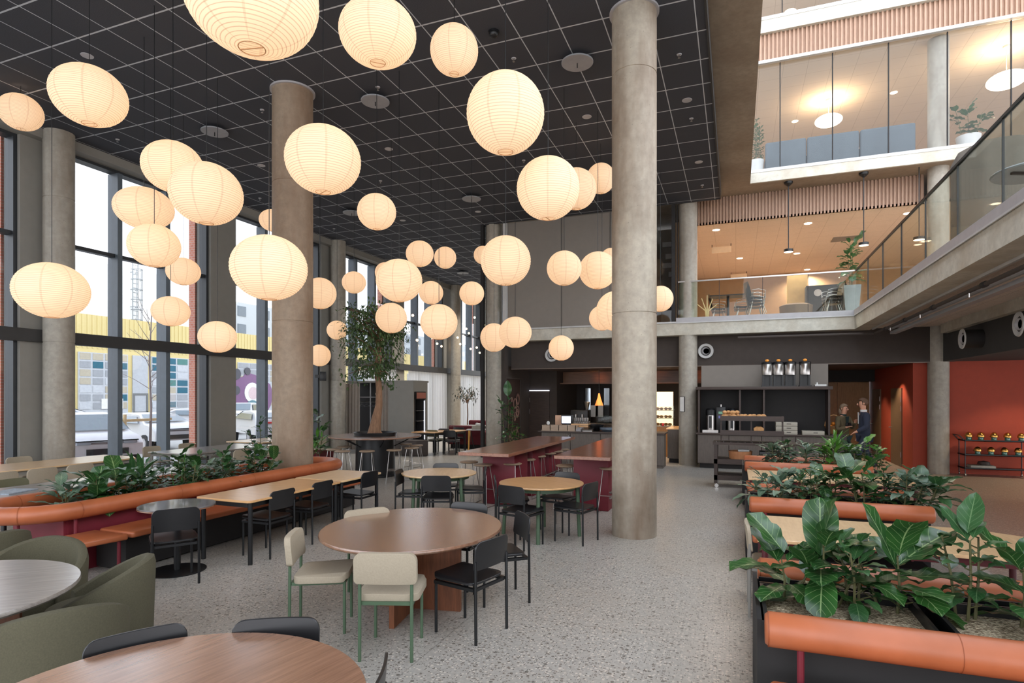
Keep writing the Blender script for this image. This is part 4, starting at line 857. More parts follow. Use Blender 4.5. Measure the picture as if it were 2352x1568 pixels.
# ================================================================ RIGHT PLANTER BENCHES
M_seam = plain('seam_leather_dark', (140, 70, 36), .6)
def bench_row(k, label, x1=1.92):
    Y = 3.42 + 3.85 * k; o = ob('planter_bench', None, None, (0, Y, 0)); tag(o, label, 'bench', 'leather bench rows with planters on the right')
    def pt(n, mb, *a, **kw): return ob(n, mb.mesh(n, *a, **kw), o)
    x0 = .145
    for yy, nm in ((0, 'front_roll'), (1.12, 'rear_roll')):
        r = .09; prof_path = [(x0 + .0, yy, .69)] + [(x0 + .02 + (x1 - x0 - .04) * i / 6, yy, .69) for i in range(7)] + [(x1, yy, .69)]
        rr = pt(nm, MB().tube(prof_path, r, 20, radii=[r * .82] + [r] * 7 + [r * .82]), M_leather, smooth=70)
        xm = x0 + (x1 - x0) * (.55 if yy == 0 else .5); xs2 = (x0 + .015, 1.0)
        for xx in xs2: ob('seam', MB().tube([(xx - .002, yy, .69), (xx + .002, yy, .69)], r + .0015, 20, cap=False).mesh('seam', M_seam), rr)
    pt('front_seat', MB().prism(rrect(x0 + .02, x1, -.62, -.07, .03), .39, .455), M_leather, bevel=.018, seg=3)
    pt('rear_seat', MB().prism(rrect(x0 + .0, x1, 1.19, 1.74, .03), .39, .455), M_leather, bevel=.018, seg=3)
    pt('body', MB().box(x0 - .01, x1, .10, .12, 0, .69).box(x0 - .01, x1, 1.0, 1.02, 0, .66).box(x0 - .035, x0 - .01, .10, 1.02, 0, .70).box(x0 - .01, x1, .12, 1.0, .40, .42).box(x1 - .02, x1, .12, 1.0, 0, .6), M_dark, smooth=0)
    pt('seat_base', MB().box(x0 + .3, x1 - .1, -.35, .08, 0, .2), M_dark)
    for xx in (x0 + .17, x1 - .2):
        pt('post', MB().cyl((xx, -.02, 0), (xx, -.02, .63), .018, n=10), M_burg); pt('post', MB().cyl((xx, 1.14, 0), (xx, 1.14, .63), .018, n=10), M_burg)
    for j, (a, b) in enumerate(((x0 + .0, .98), (1.05, x1 - .02))):
        pb = MB().box(a, b, .13, .15, .44, .72).box(a, b, .70, .72, .44, .72).box(a, a + .02, .15, .70, .44, .72).box(b - .02, b, .15, .70, .44, .72)
        th_ = ob('planter', None, None, (0, Y, 0)); tag(th_, ('black metal trough planter at the aisle end of the ' if j == 0 else 'black metal trough planter at the wall end of the ') + ('nearest', 'middle', 'farthest')[k] + ' bench row', 'planter', 'black trough planters')
        ob('trough', pb.box(a + .02, b - .02, .15, .70, .44, .46).mesh('trough', M_blackm, smooth=0), th_)
        ob('gravel', MB().box(a + .02, b - .02, .15, .70, .46, .665).mesh('gravel', M_gravel, smooth=0), th_)['kind'] = 'stuff'
    pt('rail', MB().box(x0, x1, .80, .82, .66, .70).box(x0, x1, .92, .94, .66, .70), M_blackm, smooth=0)
bench_row(0, 'leather-rolled planter bench nearest us, lower right corner', 2.35)
bench_row(1, 'middle leather-rolled planter bench'); bench_row(2, 'farthest leather-rolled planter bench, beside the buffet trolley', 2.1)
g = 'plants in the right planters'
SO = .66
def rp(px, py, k, *a, **kw):
    p = PX(px, py, SO); y0 = 3.42 + 3.85 * k; p.y = min(max(p.y, y0 + .28), y0 + .58); return p
R1 = [(1800, 1375, 'fig', .28, .4, 10, .30, M_leaf, 'fiddle-leaf fig at the aisle corner of the nearest planter', [(2.4, .75, .34, .3, .72), (3.1, .2, .33, .16, .66), (4.2, .0, .3, .1, .6)]),
      (1884, 1388, 'fig', .42, .4, 12, .30, M_leaf, 'tallest fiddle-leaf fig, its big leaf overlapping the first booth table', [(5.9, 1.45, .38, .30, .74), (1.5, 1.35, .36, .3, .7), (4.6, .1, .34, .22, .62), (3.2, -.1, .34, .06, .5)]),
      (1962, 1385, 'rubber', .42, .34, 39, 0.19, M_leaf2, 'rubber plant between the two tallest figs', None),
      (2050, 1395, 'fig', .36, .42, 11, .32, M_leaf, 'fiddle-leaf fig with a huge glossy leaf leaning right', [(.6, .55, .42, .28, .74), (.1, .1, .40, .22, .66), (2.5, 1.2, .42, .25, .45), (5.2, .2, .36, .16, .6)]),
      (2212, 1418, 'rubber', .5, .30, 27, 0.20, M_leaf2, 'thin rubber plant at aisle side of second near trough', [(1.0, 1.1, .26, .5, .5), (2.2, .9, .24, .46, .5)]),
      (2325, 1425, 'fig', .36, .4, 14, .28, M_leaf, 'fiddle-leaf fig at the right edge of the photo', [(2.6, .9, .34, .3, .68), (.6, .9, .34, .3, .68)])]
for i, (px, py, kd, H, s_, n, L, mt, lb, key) in enumerate(R1):
    plant(lb, rp(px, py, 0), kd, H, s_, n, L, 70 + i, mt, group=g, key=key, stems=2 if kd == 'fig' else 3)
R2 = [(1765, 'silver', .30, .4, 37, 0.30, M_leaf3, 'silver-leaved plant at the aisle end, middle row'), (1815, 'silver', .34, .36, 33, 0.30, M_leaf3, 'silver-leaved plant beside the first in middle row'), (1860, 'rubber', .42, .34, 62, 0.15, M_leaf2, 'small-leaved bush in the middle row'), (1905, 'fig', .40, .3, 21, 0.30, M_leaf, 'upright fig in middle row left of its centre'),
      (1985, 'fig', .44, .3, 21, 0.33, M_leaf, 'upright fig at the centre of the middle row'), (2030, 'rubber', .46, .34, 66, 0.15, M_leaf2, 'small-leaved bush right of the centre fig'), (2075, 'silver', .42, .4, 41, 0.30, M_leaf3, 'silver-leaved plant near right end of middle row'), (2112, 'silver', .36, .4, 33, 0.35, M_leaf2, 'long-leaved plant reaching over the right end of middle row')]
for i, (px, kd, H, s_, n, L, mt, lb) in enumerate(R2):
    y = 3.42 + 3.85 + .35 + (i % 2) * .2; p = PY(px, y, SO); plant(lb, p, kd, H, s_, n, L, 90 + i, mt, group=g)
R3 = [(1775, 'silver', .42, .4, 41, 0.31, M_leaf3, 'tall silver-leaved plant at the aisle end, farthest row'), (1805, 'rubber', .5, .36, 66, 0.16, M_leaf2, 'bushy plant beside the buffet trolley, farthest row'), (1850, 'silver', .42, .36, 37, 0.31, M_leaf3, 'broad silver plant left of centre in farthest row'), (1890, 'fig', .4, .3, 22, 0.29, M_leaf4, 'bright green fig in farthest row'), (1920, 'palm', .5, .3, 41, 0.41, M_leaf4, 'bright palm tuft before the walking people'),
      (1950, 'silver', .42, .36, 37, 0.31, M_leaf3, 'silver plant before the man in the navy jacket'), (1985, 'monstera', .5, .4, 25, 0.29, M_leaf4, 'monstera with split leaves at right end of farthest row'), (2015, 'rubber', .36, .3, 58, 0.14, M_leaf2, 'low bush at the right end of farthest row')]
for i, (px, kd, H, s_, n, L, mt, lb) in enumerate(R3):
    y = 3.42 + 7.7 + .35 + (i % 2) * .2; p = PY(px, y, SO); plant(lb, p, kd, H, s_, n, L, 110 + i, mt, group=g)
# ================================================================ TREE TABLE
TX, TY = -8.13, 12.15
parts = [('tabletop', MB().lathe([(.46, .93), (1.08, .93), (1.1, .945), (1.1, .97), (.46, .97)], n=64).mesh('tabletop', M_walnut)), ('drum', MB().lathe([(.50, 0), (.50, .06), (.47, .07), (.46, .93)], n=48).mesh('drum', M_blackm)),
         ('rim', MB().lathe([(.50, .97), (.52, 1.05), (.50, 1.05), (.47, .98), (.0, .975)], n=48).mesh('rim', M_blackm))]
for k in range(6):
    a = k * PI / 3 + .3; c, s_ = math.cos(a), math.sin(a); parts.append(('brace', MB().box(.45, .9, -.012, .012, .89, .93, Matrix.Rotation(a, 4, 'Z')).cyl((.47 * c, .47 * s_, .72), (.85 * c, .85 * s_, .91), .012, n=8).mesh('brace', M_blackm)))
thing('tree_table', 'round high table with a black drum base around the indoor tree', 'table', (TX, TY, 0), 0, parts)
rd = random.Random(11); tr = MB(); fo = MB()
TP = [Vector((-.03, 0, .98)), Vector((.0, .02, 1.3)), Vector((.07, .05, 1.7)), Vector((.07, .05, 2.1)), Vector((.04, .03, 2.6)), Vector((.08, .0, 3.1)), Vector((.1, 0, 3.6))]
tr.tube(TP, .1, 14, radii=[.17, .12, .085, .075, .07, .06, .035])
for k in range(5): a = k * 1.3; tr.tube([(math.cos(a) * .2, math.sin(a) * .2, .97), (math.cos(a) * .1, math.sin(a) * .1, 1.12), (math.cos(a + .4) * .05, math.sin(a + .4) * .05, 1.5)], .03, 8, r1=.015)
for i in range(34):
    t = rd.random(); z = 2.5 + 1.1 * t; a = i * 2.4; R_ = (.9 - .25 * abs(t - .45) * 2) * rd.uniform(.7, 1.05); h = rd.uniform(.1, .7) - .35 * (t < .3)
    b = Vector((.07, .02, z)); e = b + Vector((math.cos(a) * R_ - .12, math.sin(a) * R_ - .05, h)); mid = b.lerp(e, .5) + Vector((0, 0, .08)); tr.tube([b, mid, e], .022, 6, r1=.006)
    for j in range(80):
        q = b.lerp(e, rd.uniform(.35, 1.08)) + Vector((rd.gauss(0, .12), rd.gauss(0, .12), rd.gauss(0, .12) - .03)); leafadd(fo, q, rd.random() * 6.28, rd.uniform(-1.2, .4), rd.uniform(.08, .13), rd.uniform(.036, .052), .3, .2, 'oval', nu=2, nv=3)
for j in range(900):
    a = rd.random() * 6.28; ph = rd.uniform(-1, 1); r = .72 * math.sqrt(1 - ph * ph * .9) * rd.uniform(.75, 1.0); q = Vector((-.03 + 1.15 * r * math.cos(a), 1.15 * r * math.sin(a), 3.25 + ph * .85)); leafadd(fo, q, a, rd.uniform(-1.2, 0), rd.uniform(.08, .13), .046, .3, .2, 'oval', nu=2, nv=3)
thing('indoor_tree', 'indoor ficus tree growing through the round high table', 'tree', (TX, TY, 0), 0, [('trunk', tr.mesh('trunk', M_bark, smooth=60)), ('foliage', fo.mesh('foliage', M_leaft, smooth=0))])
ME_HD = [('lens', MB().lathe([(0, -.004), (.05, -.004)], n=18).mesh('lens', M_down)), ('ring', MB().lathe([(.05, -.006), (.075, -.004), (.076, 0)], n=18).mesh('ring', M_blackm))]
# ---- bar stools
def stool_parts():
    st = MB().lathe([(0, .70), (.14, .70), (.165, .712), (.17, .725), (.15, .735), (0, .728)], n=28).mesh('seat', wood('stool_seat', (140, 118, 96), (176, 154, 130)))
    r = .007; out = [('seat', st)]
    for s_ in (-1, 1):
        for t in (-1, 1): out.append(('leg', MB().tube([(s_ * .07, t * .05, .70), (s_ * .10, t * .07, .695), (s_ * .17, t * .17, .01)], r, 8).mesh('leg', M_steel)))
        out.append(('foot_runner', MB().cyl((s_ * .17, -.17, .008), (s_ * .17, .17, .008), r, n=8).mesh('foot_runner', M_steel)))
    out.append(('footrest', MB().cyl((-.145, -.14, .28), (.145, -.14, .28), r, n=8).cyl((-.145, .14, .28), (.145, .14, .28), r, n=8).mesh('footrest', M_steel)))
    return out
STP = stool_parts()
def stool(px, py, lb, g_, rz=0):
    p = PX(px, py, .728); thing('bar_stool', lb, 'stool', (p.x, p.y, 0), rz, STP, g_)
g = 'stools around the tree table'
for px, py, lb in ((766, 1031, 'leftmost stool at the tree table'), (790, 1024.5, 'stool behind the left ones, half under the tree table'), (787, 1035, 'stool left of the drum, nearest on that side'), (843, 1035, 'stool directly before the black drum'), (905, 1032.5, 'stool right of the black drum, nearest'), (931, 1018.5, 'stool right of the drum, farther back'), (956, 1021.5, 'rightmost stool at the tree table'), (946, 1027.5, 'stool beside the rightmost at the tree table')): stool(px, py, lb, g, random.random() * 3)
g = 'stools at the high bar tables'
for px, py, lb in ((1077, 1059.5, 'stool at the left front corner of the left bar table'), (1109, 1066, 'stool before the burgundy end of left bar table'), (1177, 1063.5, 'first stool along the right side of left bar table'), (1210, 1054, 'second stool along the right side of left bar table'), (1235, 1046.5, 'third stool along the right side of left bar table'), (1259, 1040, 'fourth stool along right side of left bar table'), (1276, 1035.5, 'fifth stool along right side of left bar table'), (1291, 1031, 'sixth stool, farthest, between the two bar tables'), (1299, 1068, 'stool at left front corner of the right bar table'), (1400, 1074, 'stool at the right bar table touching the stained column')): stool(px, py, lb, g, random.uniform(-.2, .2))
def bar_table(label, x0, x1, y0, y1, h=.98):
    parts = [('tabletop', B(x0, x1, y0, y1, h - .055, h).mesh('tabletop', M_bart, bevel=.004, seg=1))]
    a, b = x0 + .12, x1 - .18
    for ya, yb_ in ((y0 + .75, y0 + 1.45), (y0 + 1.75, y0 + 2.55), (y0 + 2.8, y1 - .5)): parts.append(('pedestal', B(a, b, ya, yb_, 0, h - .055).mesh('pedestal', M_burg, bevel=.01)))
    parts.append(('foot_rail', MB().box(b, b + .03, y0 + .8, y1 - .6, .2, .23).box(b, b + .03, y0 + .8, y1 - .6, .3, .32).mesh('foot_rail', M_steel, smooth=0)))
    thing('bar_table', label, 'table', (0, 0, 0), 0, parts)
bar_table('long high table on burgundy blocks, the left one', -4.36, -3.45, 8.95, 13.2)
bar_table('long high table on burgundy blocks, cut by the stained column', -2.7, -1.8, 9.0, 13.2)
# ================================================================ WARDROBE UNIT and far hall
def drape(x0, x1, y0, y1, z0, z1, n=60, amp=.05, waves=14, gather=0):
    a, b = Vector((x0, y0, 0)), Vector((x1, y1, 0)); d = b - a; nrm = Vector((-d.y, d.x, 0)).normalized(); mb = MB()
    def fn(u, v):
        uu = u + gather * (1 - v) * 0; p = a + d * uu + nrm * (amp * math.sin(u * waves * 2 * PI) * (1 - .3 * v)); return (p.x, p.y, z0 + (z1 - z0) * v)
    return mb.grid(fn, n, 4)
parts = [('side_panel', MB().box(-10.85, -10.75, 17.5, 18.5, 0, 2.38).box(-10.75, -10.17, 17.5, 18.42, 2.06, 2.38).box(-10.75, -10.17, 18.28, 18.42, 0, 2.06).mesh('side_panel', M_pil)), ('front_panel', B(-11.15, -10.17, 17.44, 17.5, 0, 2.38).mesh('front_panel', M_pil)), ('roof_panel', B(-13.05, -10.17, 17.44, 18.5, 2.38, 2.44).mesh('roof_panel', M_pil)), ('back_panel', B(-13.05, -10.28, 18.42, 18.5, 0, 2.38).mesh('back_panel', M_dark)),
         ('shelf', MB().box(-12.9, -11.2, 17.6, 18.3, 1.86, 1.885).box(-11.99, -11.965, 17.58, 17.62, 0, 2.38).mesh('shelf', M_silver)), ('coat_rail', MB().cyl((-12.8, 17.9, 1.7), (-11.2, 17.9, 1.7), .015).mesh('coat_rail', M_steel)),
         ('curtain', drape(-13.0, -12.35, 17.5, 17.5, .02, 2.36, 40, .04, 5).mesh('curtain', M_lineng)), ('curtain', drape(-11.65, -11.15, 17.5, 17.5, .02, 2.36, 40, .04, 4).mesh('curtain', M_lineng))]
thing('wardrobe', 'grey walk-in wardrobe box with curtains and a dark coat rail', 'wardrobe', (0, 0, 0), 0, parts)
ME_H = MB().tube([(0, -.2, -.14), (0, 0, -.06), (0, .2, -.14), (0, -.2, -.14)], .006, 5).tube([(0, 0, -.06), (0, 0, 0), (0, .03, .02)], .003, 5).mesh('hanger', M_silver)
for i in range(8): thing('coat_hanger', 'empty coat hanger on the rail inside the wardrobe', 'hanger', (-12.75 + i * .2, 17.9, 1.69), .2, ME_H, 'hangers in the wardrobe')
thing('bag', 'soft beige bag lying on the wardrobe top shelf', 'bag', (-11.75, 17.9, 1.885), 0, MB().ball((0, 0, .1), .22, 1, .6, .5).ball((.1, 0, .16), .1, 1, .7, .8).mesh('bag', M_gbox))
# drinks fridge
parts = [('cabinet', MB().box(-.58, -.55, -.33, .33, .3, 2.0).box(-.6, -.03, -.33, -.30, .3, 2.0).box(-.6, -.03, .30, .33, .3, 2.0).box(-.6, .02, -.33, .33, 1.8, 2.05).box(-.6, .02, -.33, .33, .15, .32).mesh('cabinet', M_dark)), ('header', B(.02, .03, -.31, .31, 1.83, 2.03).mesh('header', plain('copper_panel', (168, 96, 76), .4, .5))), ('light_strip', B(.02, .035, .2, .23, .4, 1.75).mesh('light_strip', M_led)), ('shelf', MB().box(-.5, .015, -.28, .28, .7, .71).box(-.5, .015, -.28, .28, 1.05, 1.06).box(-.5, .015, -.28, .28, 1.4, 1.41).mesh('shelf', M_steel))]
thing('drinks_fridge', 'glowing glass-front drinks fridge at the side of the wardrobe', 'fridge', (-10.15, 17.9, 0), 0, parts)
thing('floor_trough', 'low dark grey boat-shaped trough beside the wardrobe', 'trough', (-10.0, 16.7, 0), 0, MB().prism([(-.9, -.3), (.55, -.3), (.8, .0), (.6, .35), (-.9, .35)], 0, .5).mesh('floor_trough', M_bulk, bevel=.04))
for i, (a, b) in enumerate(((18.7, 20.9), (21.9, 25.4), (26.4, 29.9), (30.9, 35.5))):
    thing('curtain', 'floor-length white curtain drawn across the lower window, ' + ('behind the wardrobe', 'right of the wardrobe', 'behind the burgundy sofas', 'farthest in the hall')[i], 'curtain', (0, 0, 0), 0, drape(-13.0, -13.0, a, b, .02, 2.98, 120, .06, int((b - a) * 4)).mesh('curtain', M_linen), 'white curtains of the far hall')
for i, (x, y) in enumerate(((-10.5, 19.5), (-8.6, 22), (-10.5, 25), (-8.6, 28.5), (-10.5, 32))):  # fill lights added to brighten the dim far hall
    q = thing('hall_fill_light', 'added round fill light in the far hall ceiling, %s from the glazed corner' % ('first', 'second', 'third', 'fourth', 'fifth')[i], 'downlight', (x, y, CH), 0, ME_HD, 'added fill lights of the far hall'); lamp('SPOT', (0, 0, -.05), 420, (1, .93, .84), .1, q, spot=120, name='spot')
o = thing('wall_speaker', 'small black loudspeaker on a bracket by the window pilaster', 'loudspeaker', PXX(742, -12.85, 2.42), .6, [('cabinet', B(-.1, .1, -.09, .09, 0, .3).mesh('cabinet', M_blackm, bevel=.01)), ('bracket', MB().box(-.25, -.1, -.02, .02, .1, .2).mesh('bracket', M_blackm))])
# far dining tables and sofas
def PF(px, d, z=0): return UD((px - CX) / F * d, d, z)
M_olives = plain('olive_seat_back', (98, 96, 72), .6)
for px, d, lb in ((1035, 20.2, 'square-cornered oak table with wine glasses in the far hall'), (985, 19.5, 'oak table half hidden by the drinks fridge')):
    p = PF(px, d); rect_table(lb, p.x - .45, p.x + .45, p.y - .4, p.y + .4, M_oakw, M_blackm)
p = PF(1035, 20.2)
chairW('olive', p.x - .25, p.y - .62, 0, 'olive-backed chair before the far oak table', 'far hall chairs'); chairW('black', p.x + .35, p.y - .6, 0.1, 'dark chair beside the olive-backed one in far hall', 'far hall chairs'); chairW('black', p.x - .1, p.y + .6, PI, 'dark chair on far side of the far oak table', 'far hall chairs')
p = PF(985, 19.5); chairW('black', p.x + .1, p.y + .65, PI, 'dark chair beside the drinks fridge', 'far hall chairs')
ME_WG = [('bowl', MB().lathe([(.005, .09), (.03, .11), (.036, .14), (.028, .19)], n=14).mesh('bowl', M_glassb)), ('stem', MB().lathe([(.03, 0), (.004, .006), (.004, .09)], n=10).mesh('stem', M_glassb))]
p = PF(1038, 20.2)
for i in range(3): thing('wine_glass', 'clear wine glass on the far hall table', 'glass', (p.x - .1 + .1 * i, p.y + .05 * (i % 2), .74), 0, ME_WG, 'wine glasses on the far table')
def sofa(label, p, rz, w_=1.3):
    parts = [('seat', B(-w_ / 2, w_ / 2, -.35, .35, .15, .45).mesh('seat', M_burgf, bevel=.05, seg=3)), ('backrest', B(-w_ / 2, w_ / 2, -.45, -.3, .15, .84).mesh('backrest', M_burgf, bevel=.06, seg=3)), ('plinth', B(-w_ / 2 + .05, w_ / 2 - .05, -.35, .3, 0, .15).mesh('plinth', M_dark))]
    for s_ in (-1, 1): parts.append(('armrest', B(s_ * w_ / 2 - .07, s_ * w_ / 2 + .07, -.4, .35, .15, .62).mesh('armrest', M_burgf, bevel=.05, seg=3)))
    thing('sofa', label, 'sofa', p, rz, parts, 'burgundy sofas in the far hall')
sofa('burgundy sofa with its back to us in the far hall', PF(1078, 21.8), 0); sofa('burgundy sofa facing us behind the far round table', PF(1100, 25.6), PI)
p = PF(1090, 23.6); rect_table('far white-topped table between burgundy sofas', p.x - .6, p.x + .6, p.y - .4, p.y + .4, M_greyoak, M_blackm)
# small black-leaved tree
rd = random.Random(9); tr2 = MB().tube([(0, 0, .4), (.03, 0, 1.1), (.0, .02, 1.75)], .03, 8, r1=.02); f2 = MB()
for i in range(14):
    a = i * 2.4; e = Vector((math.cos(a) * .45 * rd.uniform(.5, 1), math.sin(a) * .45 * rd.uniform(.5, 1), 2.0 + rd.uniform(-.25, .25))); tr2.tube([(0, .02, 1.55 + rd.random() * .2), e], .012, 5)
    for j in range(12): leafadd(f2, e + Vector((rd.gauss(0, .1), rd.gauss(0, .1), rd.gauss(0, .1))), rd.random() * 6.28, rd.uniform(-1.3, .3), .17, .05, .3, .2, 'oval', nu=2, nv=3)
thing('potted_tree', 'small dark-leaved tree in a pot before the white curtain', 'tree', PF(1073, 25.0), 0, [('trunk', tr2.mesh('trunk', M_bark)), ('foliage', f2.mesh('foliage', plain('dark_leaf', (66, 72, 62), .5))), ('pot', MB().lathe([(.2, 0), (.26, .45), (.24, .45), (.22, .4), (0, .4)], n=24).mesh('pot', M_dark))])
# console with gold legs beside the pale column
p = PF(1099, 19.3)
thing('console_table', 'white-topped console table on two gold legs beside pale column', 'table', p, .3, [('tabletop', B(-.38, .38, -.2, .2, .80, .83).mesh('tabletop', M_white)), ('leg', MB().cyl((-.33, 0, 0), (-.3, 0, .8), .03, .045).mesh('leg', M_brass)), ('leg', MB().cyl((.33, 0, 0), (.3, 0, .8), .03, .045).mesh('leg', M_brass)), ('leg', MB().tube([(-.28, .1, .8), (-.2, .1, .4), (-.1, .1, 0)], .015, 8).mesh('leg', M_blackm))])
thing('cutlery_tray', 'pale wooden tray of folded napkins on the console table', 'tray', (p.x, p.y, .83), .3, [('tray', MB().box(-.2, .2, -.15, .15, 0, .12).mesh('tray', M_gbox)), ('napkins', MB().box(-.12, .16, -.1, .1, .12, .19, Matrix.Rotation(.2, 4, 'Y')).mesh('napkins', M_paper2, bevel=.02))])
# potted plants beside the columns
def pot(H, r0, r1, m_): return ('pot', MB().lathe([(r0, 0), (r1, H), (r1 - .02, H), (r1 - .03, H - .05), (0, H - .05)], n=4, M=Matrix.Rotation(PI / 4, 4, 'Z')).mesh('pot', m_, smooth=0))
def potted(label, p, potpart, ph, kd, H, s_, n, L, seed, mt, name='potted_plant', key=None):
    o = thing(name, label, 'plant', p, 0, [potpart]); pm = plant_meshes(kd, H, s_, n, L, seed, mt, key)
    for nme, me in pm: ob(nme, me, o, (0, 0, ph))
potted('monstera in a burgundy box right of the brown column', PF(728, 15.2), pot(.5, .38, .42, M_burg), .45, 'monstera', 1.1, .6, 16, .42, 5, M_leaf2)
potted('bright palm in front of the burgundy box monstera', PF(727, 14.4), pot(.4, .2, .22, M_burg), .35, 'palm', .7, .5, 24, .5, 6, M_leaf4)
potted('leafy plant left of the brown column, before the far window', PF(598, 13.6), pot(.5, .25, .28, M_burg), .45, 'rubber', 1.0, .6, 50, .22, 7, M_leaf2)
potted('tall mixed plant between the pale column and the mural', PF(1166, 17.2), pot(.45, .28, .3, M_cwood), .4, 'rubber', 1.5, .55, 70, .24, 8, M_leaf2, key=[(2, 1.4, .5, 1.5, .5)])
potted('yellow-green trailing plant under the mural', PF(1182, 17.8), pot(.3, .2, .22, M_dark), .25, 'silver', .8, .5, 40, .2, 9, M_leaf4)
# chalk mural (generic), hung on the bar side wall
mb = MB(); rd = random.Random(4)
for i in range(16):
    y = 17.35 + .9 * rd.random(); z = .5 + 1.6 * rd.random(); r = rd.uniform(.05, .14); mb.tube([(-6.685, y + r * math.cos(a * PI / 6), z + 1.3 * r * math.sin(a * PI / 6)) for a in range(12)], .012, 5, True)
thing('chalk_mural', 'dark framed chalk drawing on the wall beside the bar door', 'picture', (0, 0, 0), 0, [('board', B(-6.72, -6.70, 17.15, 18.4, .2, 2.45).mesh('board', plain('board_brown', (56, 40, 34), .7, nz=.4, scale=2))), ('frame', MB().box(-6.72, -6.66, 17.08, 17.15, .15, 2.52).box(-6.72, -6.66, 18.4, 18.47, .15, 2.52).box(-6.72, -6.66, 17.15, 18.4, 2.45, 2.52).mesh('frame', M_bulk)), ('drawing', mb.mesh('drawing', plain('chalk_pink', (150, 116, 104), .9)))])
# ================================================================ BAR
bc = ob('bar_counter', None); tag(bc, 'grey-fronted serving counter of the bar, left of stained column', 'counter')
ob('worktop', B(-5.25, -1.75, 15.9, 16.75, .90, .935).mesh('worktop', M_dwood), bc)
for i in range(4): ob('cupboard_door', B(-5.15 + i * .85, -4.32 + i * .85, 15.96, 15.99, .08, .88).mesh('cupboard_door', M_gwood), bc)
ob('carcass', B(-5.15, -1.8, 15.99, 16.7, 0, .9).mesh('carcass', M_gwood), bc)
for x in (-4.36, -4.26, -2.66, -2.56): ob('knob', MB().ball((x, 15.94, .80), .02, n=10, m=6).mesh('knob', M_steel), bc)
bk = ob('back_counter', None); tag(bk, 'dark back counter of the bar along the rear wall', 'counter')
ob('worktop', B(-5.7, -3.02, 19.2, 19.9, .96, 1.0).mesh('worktop', M_dwood), bk); ob('carcass', B(-5.65, -3.05, 19.25, 19.9, 0, .96).mesh('carcass', M_dwood), bk)
struct('wall_bar_hood', MB().box(-5.75, 1.2, 19.9, 20.4, 2.33, 2.37).box(-5.75, 1.2, 20.3, 20.4, 2.37, 2.76), wood('hood_wood', (112, 76, 52), (140, 98, 68)))
pn = ob('bar_back_panel', None); tag(pn, 'dark panelled back wall of the bar with mirrored openings', 'wall panel')
ob('panel', B(-3.7, -2.8, 21.2, 21.25, 0, 2.33).mesh('panel', M_dwood), pn)
for a, b in ((1290, 1318), (1345, 1357), (1388, 1400)): x0, x1 = PY(a, 21.9).x, PY(b, 21.9).x; ob('mirror', B(x0, x1, 21.86, 21.9, .9, 2.2).mesh('mirror', plain('window_view_grey', (170, 178, 184), .1, .8)), pn)
for i, px in enumerate((1365, 1377)): p = PY(px, 21.2); thing('notice_sheet', ('left', 'right')[i] + ' white paper sheet pinned to the bar back panel', 'paper', (p.x, 21.18, 1.15), 0, B(-.14, .14, -.005, .005, 0, .42).mesh('notice_sheet', M_paper2), 'paper sheets pinned in the bar')
# spots over the bar
ME_BD = [('lens', MB().lathe([(0, -.004), (.05, -.004)], n=18).mesh('lens', M_down)), ('ring', MB().lathe([(.05, -.006), (.065, -.004), (.066, 0)], n=18).mesh('ring', M_blackm))]
def barlight(p, e=25, lb='lit recessed downlight in the dark bar ceiling', sp=75, g_='downlights over the bar'):
    o = thing('recessed_downlight', lb, 'downlight', p, 0, ME_BD, g_); lamp('SPOT', (0, 0, -.03), e, (1, .80, .58), .04, o, spot=sp, name='spot', blend=.5); return o
for x, y in ((-5.2, 18.6), (-4.4, 20.0), (-3.6, 18.2), (-2.7, 20.0), (-1.9, 18.4), (-.9, 20.0), (-.7, 19.0), (-4.2, 16.6 + 1.2), (-2.6, 17.8)): barlight((x, y, 2.76), 65)
for x, y in ((-2.2, 21.4), (.4, 20.6)): barlight((x, y, 2.76), 40)
barlight((3.2, 19.6, 2.76), 60, 'lit downlight in the corridor ceiling beside the red wall', 100); barlight((3.7, 18.6, 2.76), 70, 'lit downlight near the corner of the red wall', 95); barlight((3.4, 20.6, 2.76), 40, 'lit downlight before the veneer cupboard', 90)
for x, y, e in ((6.3, 16.3, 60), (8.2, 16.2, 60), (5.6, 14.0, 50), (8.0, 12.0, 80), (6.0, 9.5, 60)):
    barlight((x, y, 2.78), e, 'lit downlight in the ceiling before the red wall', 110, 'downlights before the red wall')
# bar things
def bx(name, label, cat, p, sx, sy, sz, m_, bevel=.006, group=None, rz=0): return thing(name, label, cat, p, rz, B(-sx / 2, sx / 2, -sy / 2, sy / 2, 0, sz).mesh(name, m_, bevel=bevel), group)
p = PY(1302, 18.6); 
thing('cash_register', 'point of sale screen on a stand at the bar', 'register', (PY(1302, 16.4).x, 16.45, .935), .15, [('screen_housing', B(-.18, .18, -.02, .02, .18, .44).mesh('screen_housing', M_blackm, bevel=.01), [('display', B(-.16, .1, -.026, -.02, .2, .4).mesh('display', M_screen))]), ('stand', MB().box(-.03, .03, 0, .06, 0, .2).box(-.12, .12, -.08, .1, 0, .02).mesh('stand', M_blackm))])
mb = MB().box(-.5, .5, -.16, .16, 0, .02)
for x in (-.5, -.25, 0, .25, .48): mb.box(x, x + .02, -.16, .16, .02, .16)
mb.box(-.5, .5, -.16, -.14, .02, .16).box(-.5, .5, .14, .16, .02, .16)
thing('cutlery_box', 'pale slatted wooden box with four compartments on the counter', 'box', (PY(1286, 16.1).x, 16.1, .935), 0, mb.mesh('cutlery_box', wood('crate_wood', (150, 128, 108), (178, 156, 134))))
bx('napkin_dispenser', 'black napkin dispenser at the left end of the counter', 'dispenser', (PY(1258, 16.1).x, 16.15, .935), .12, .14, .16, M_blackm, .02)
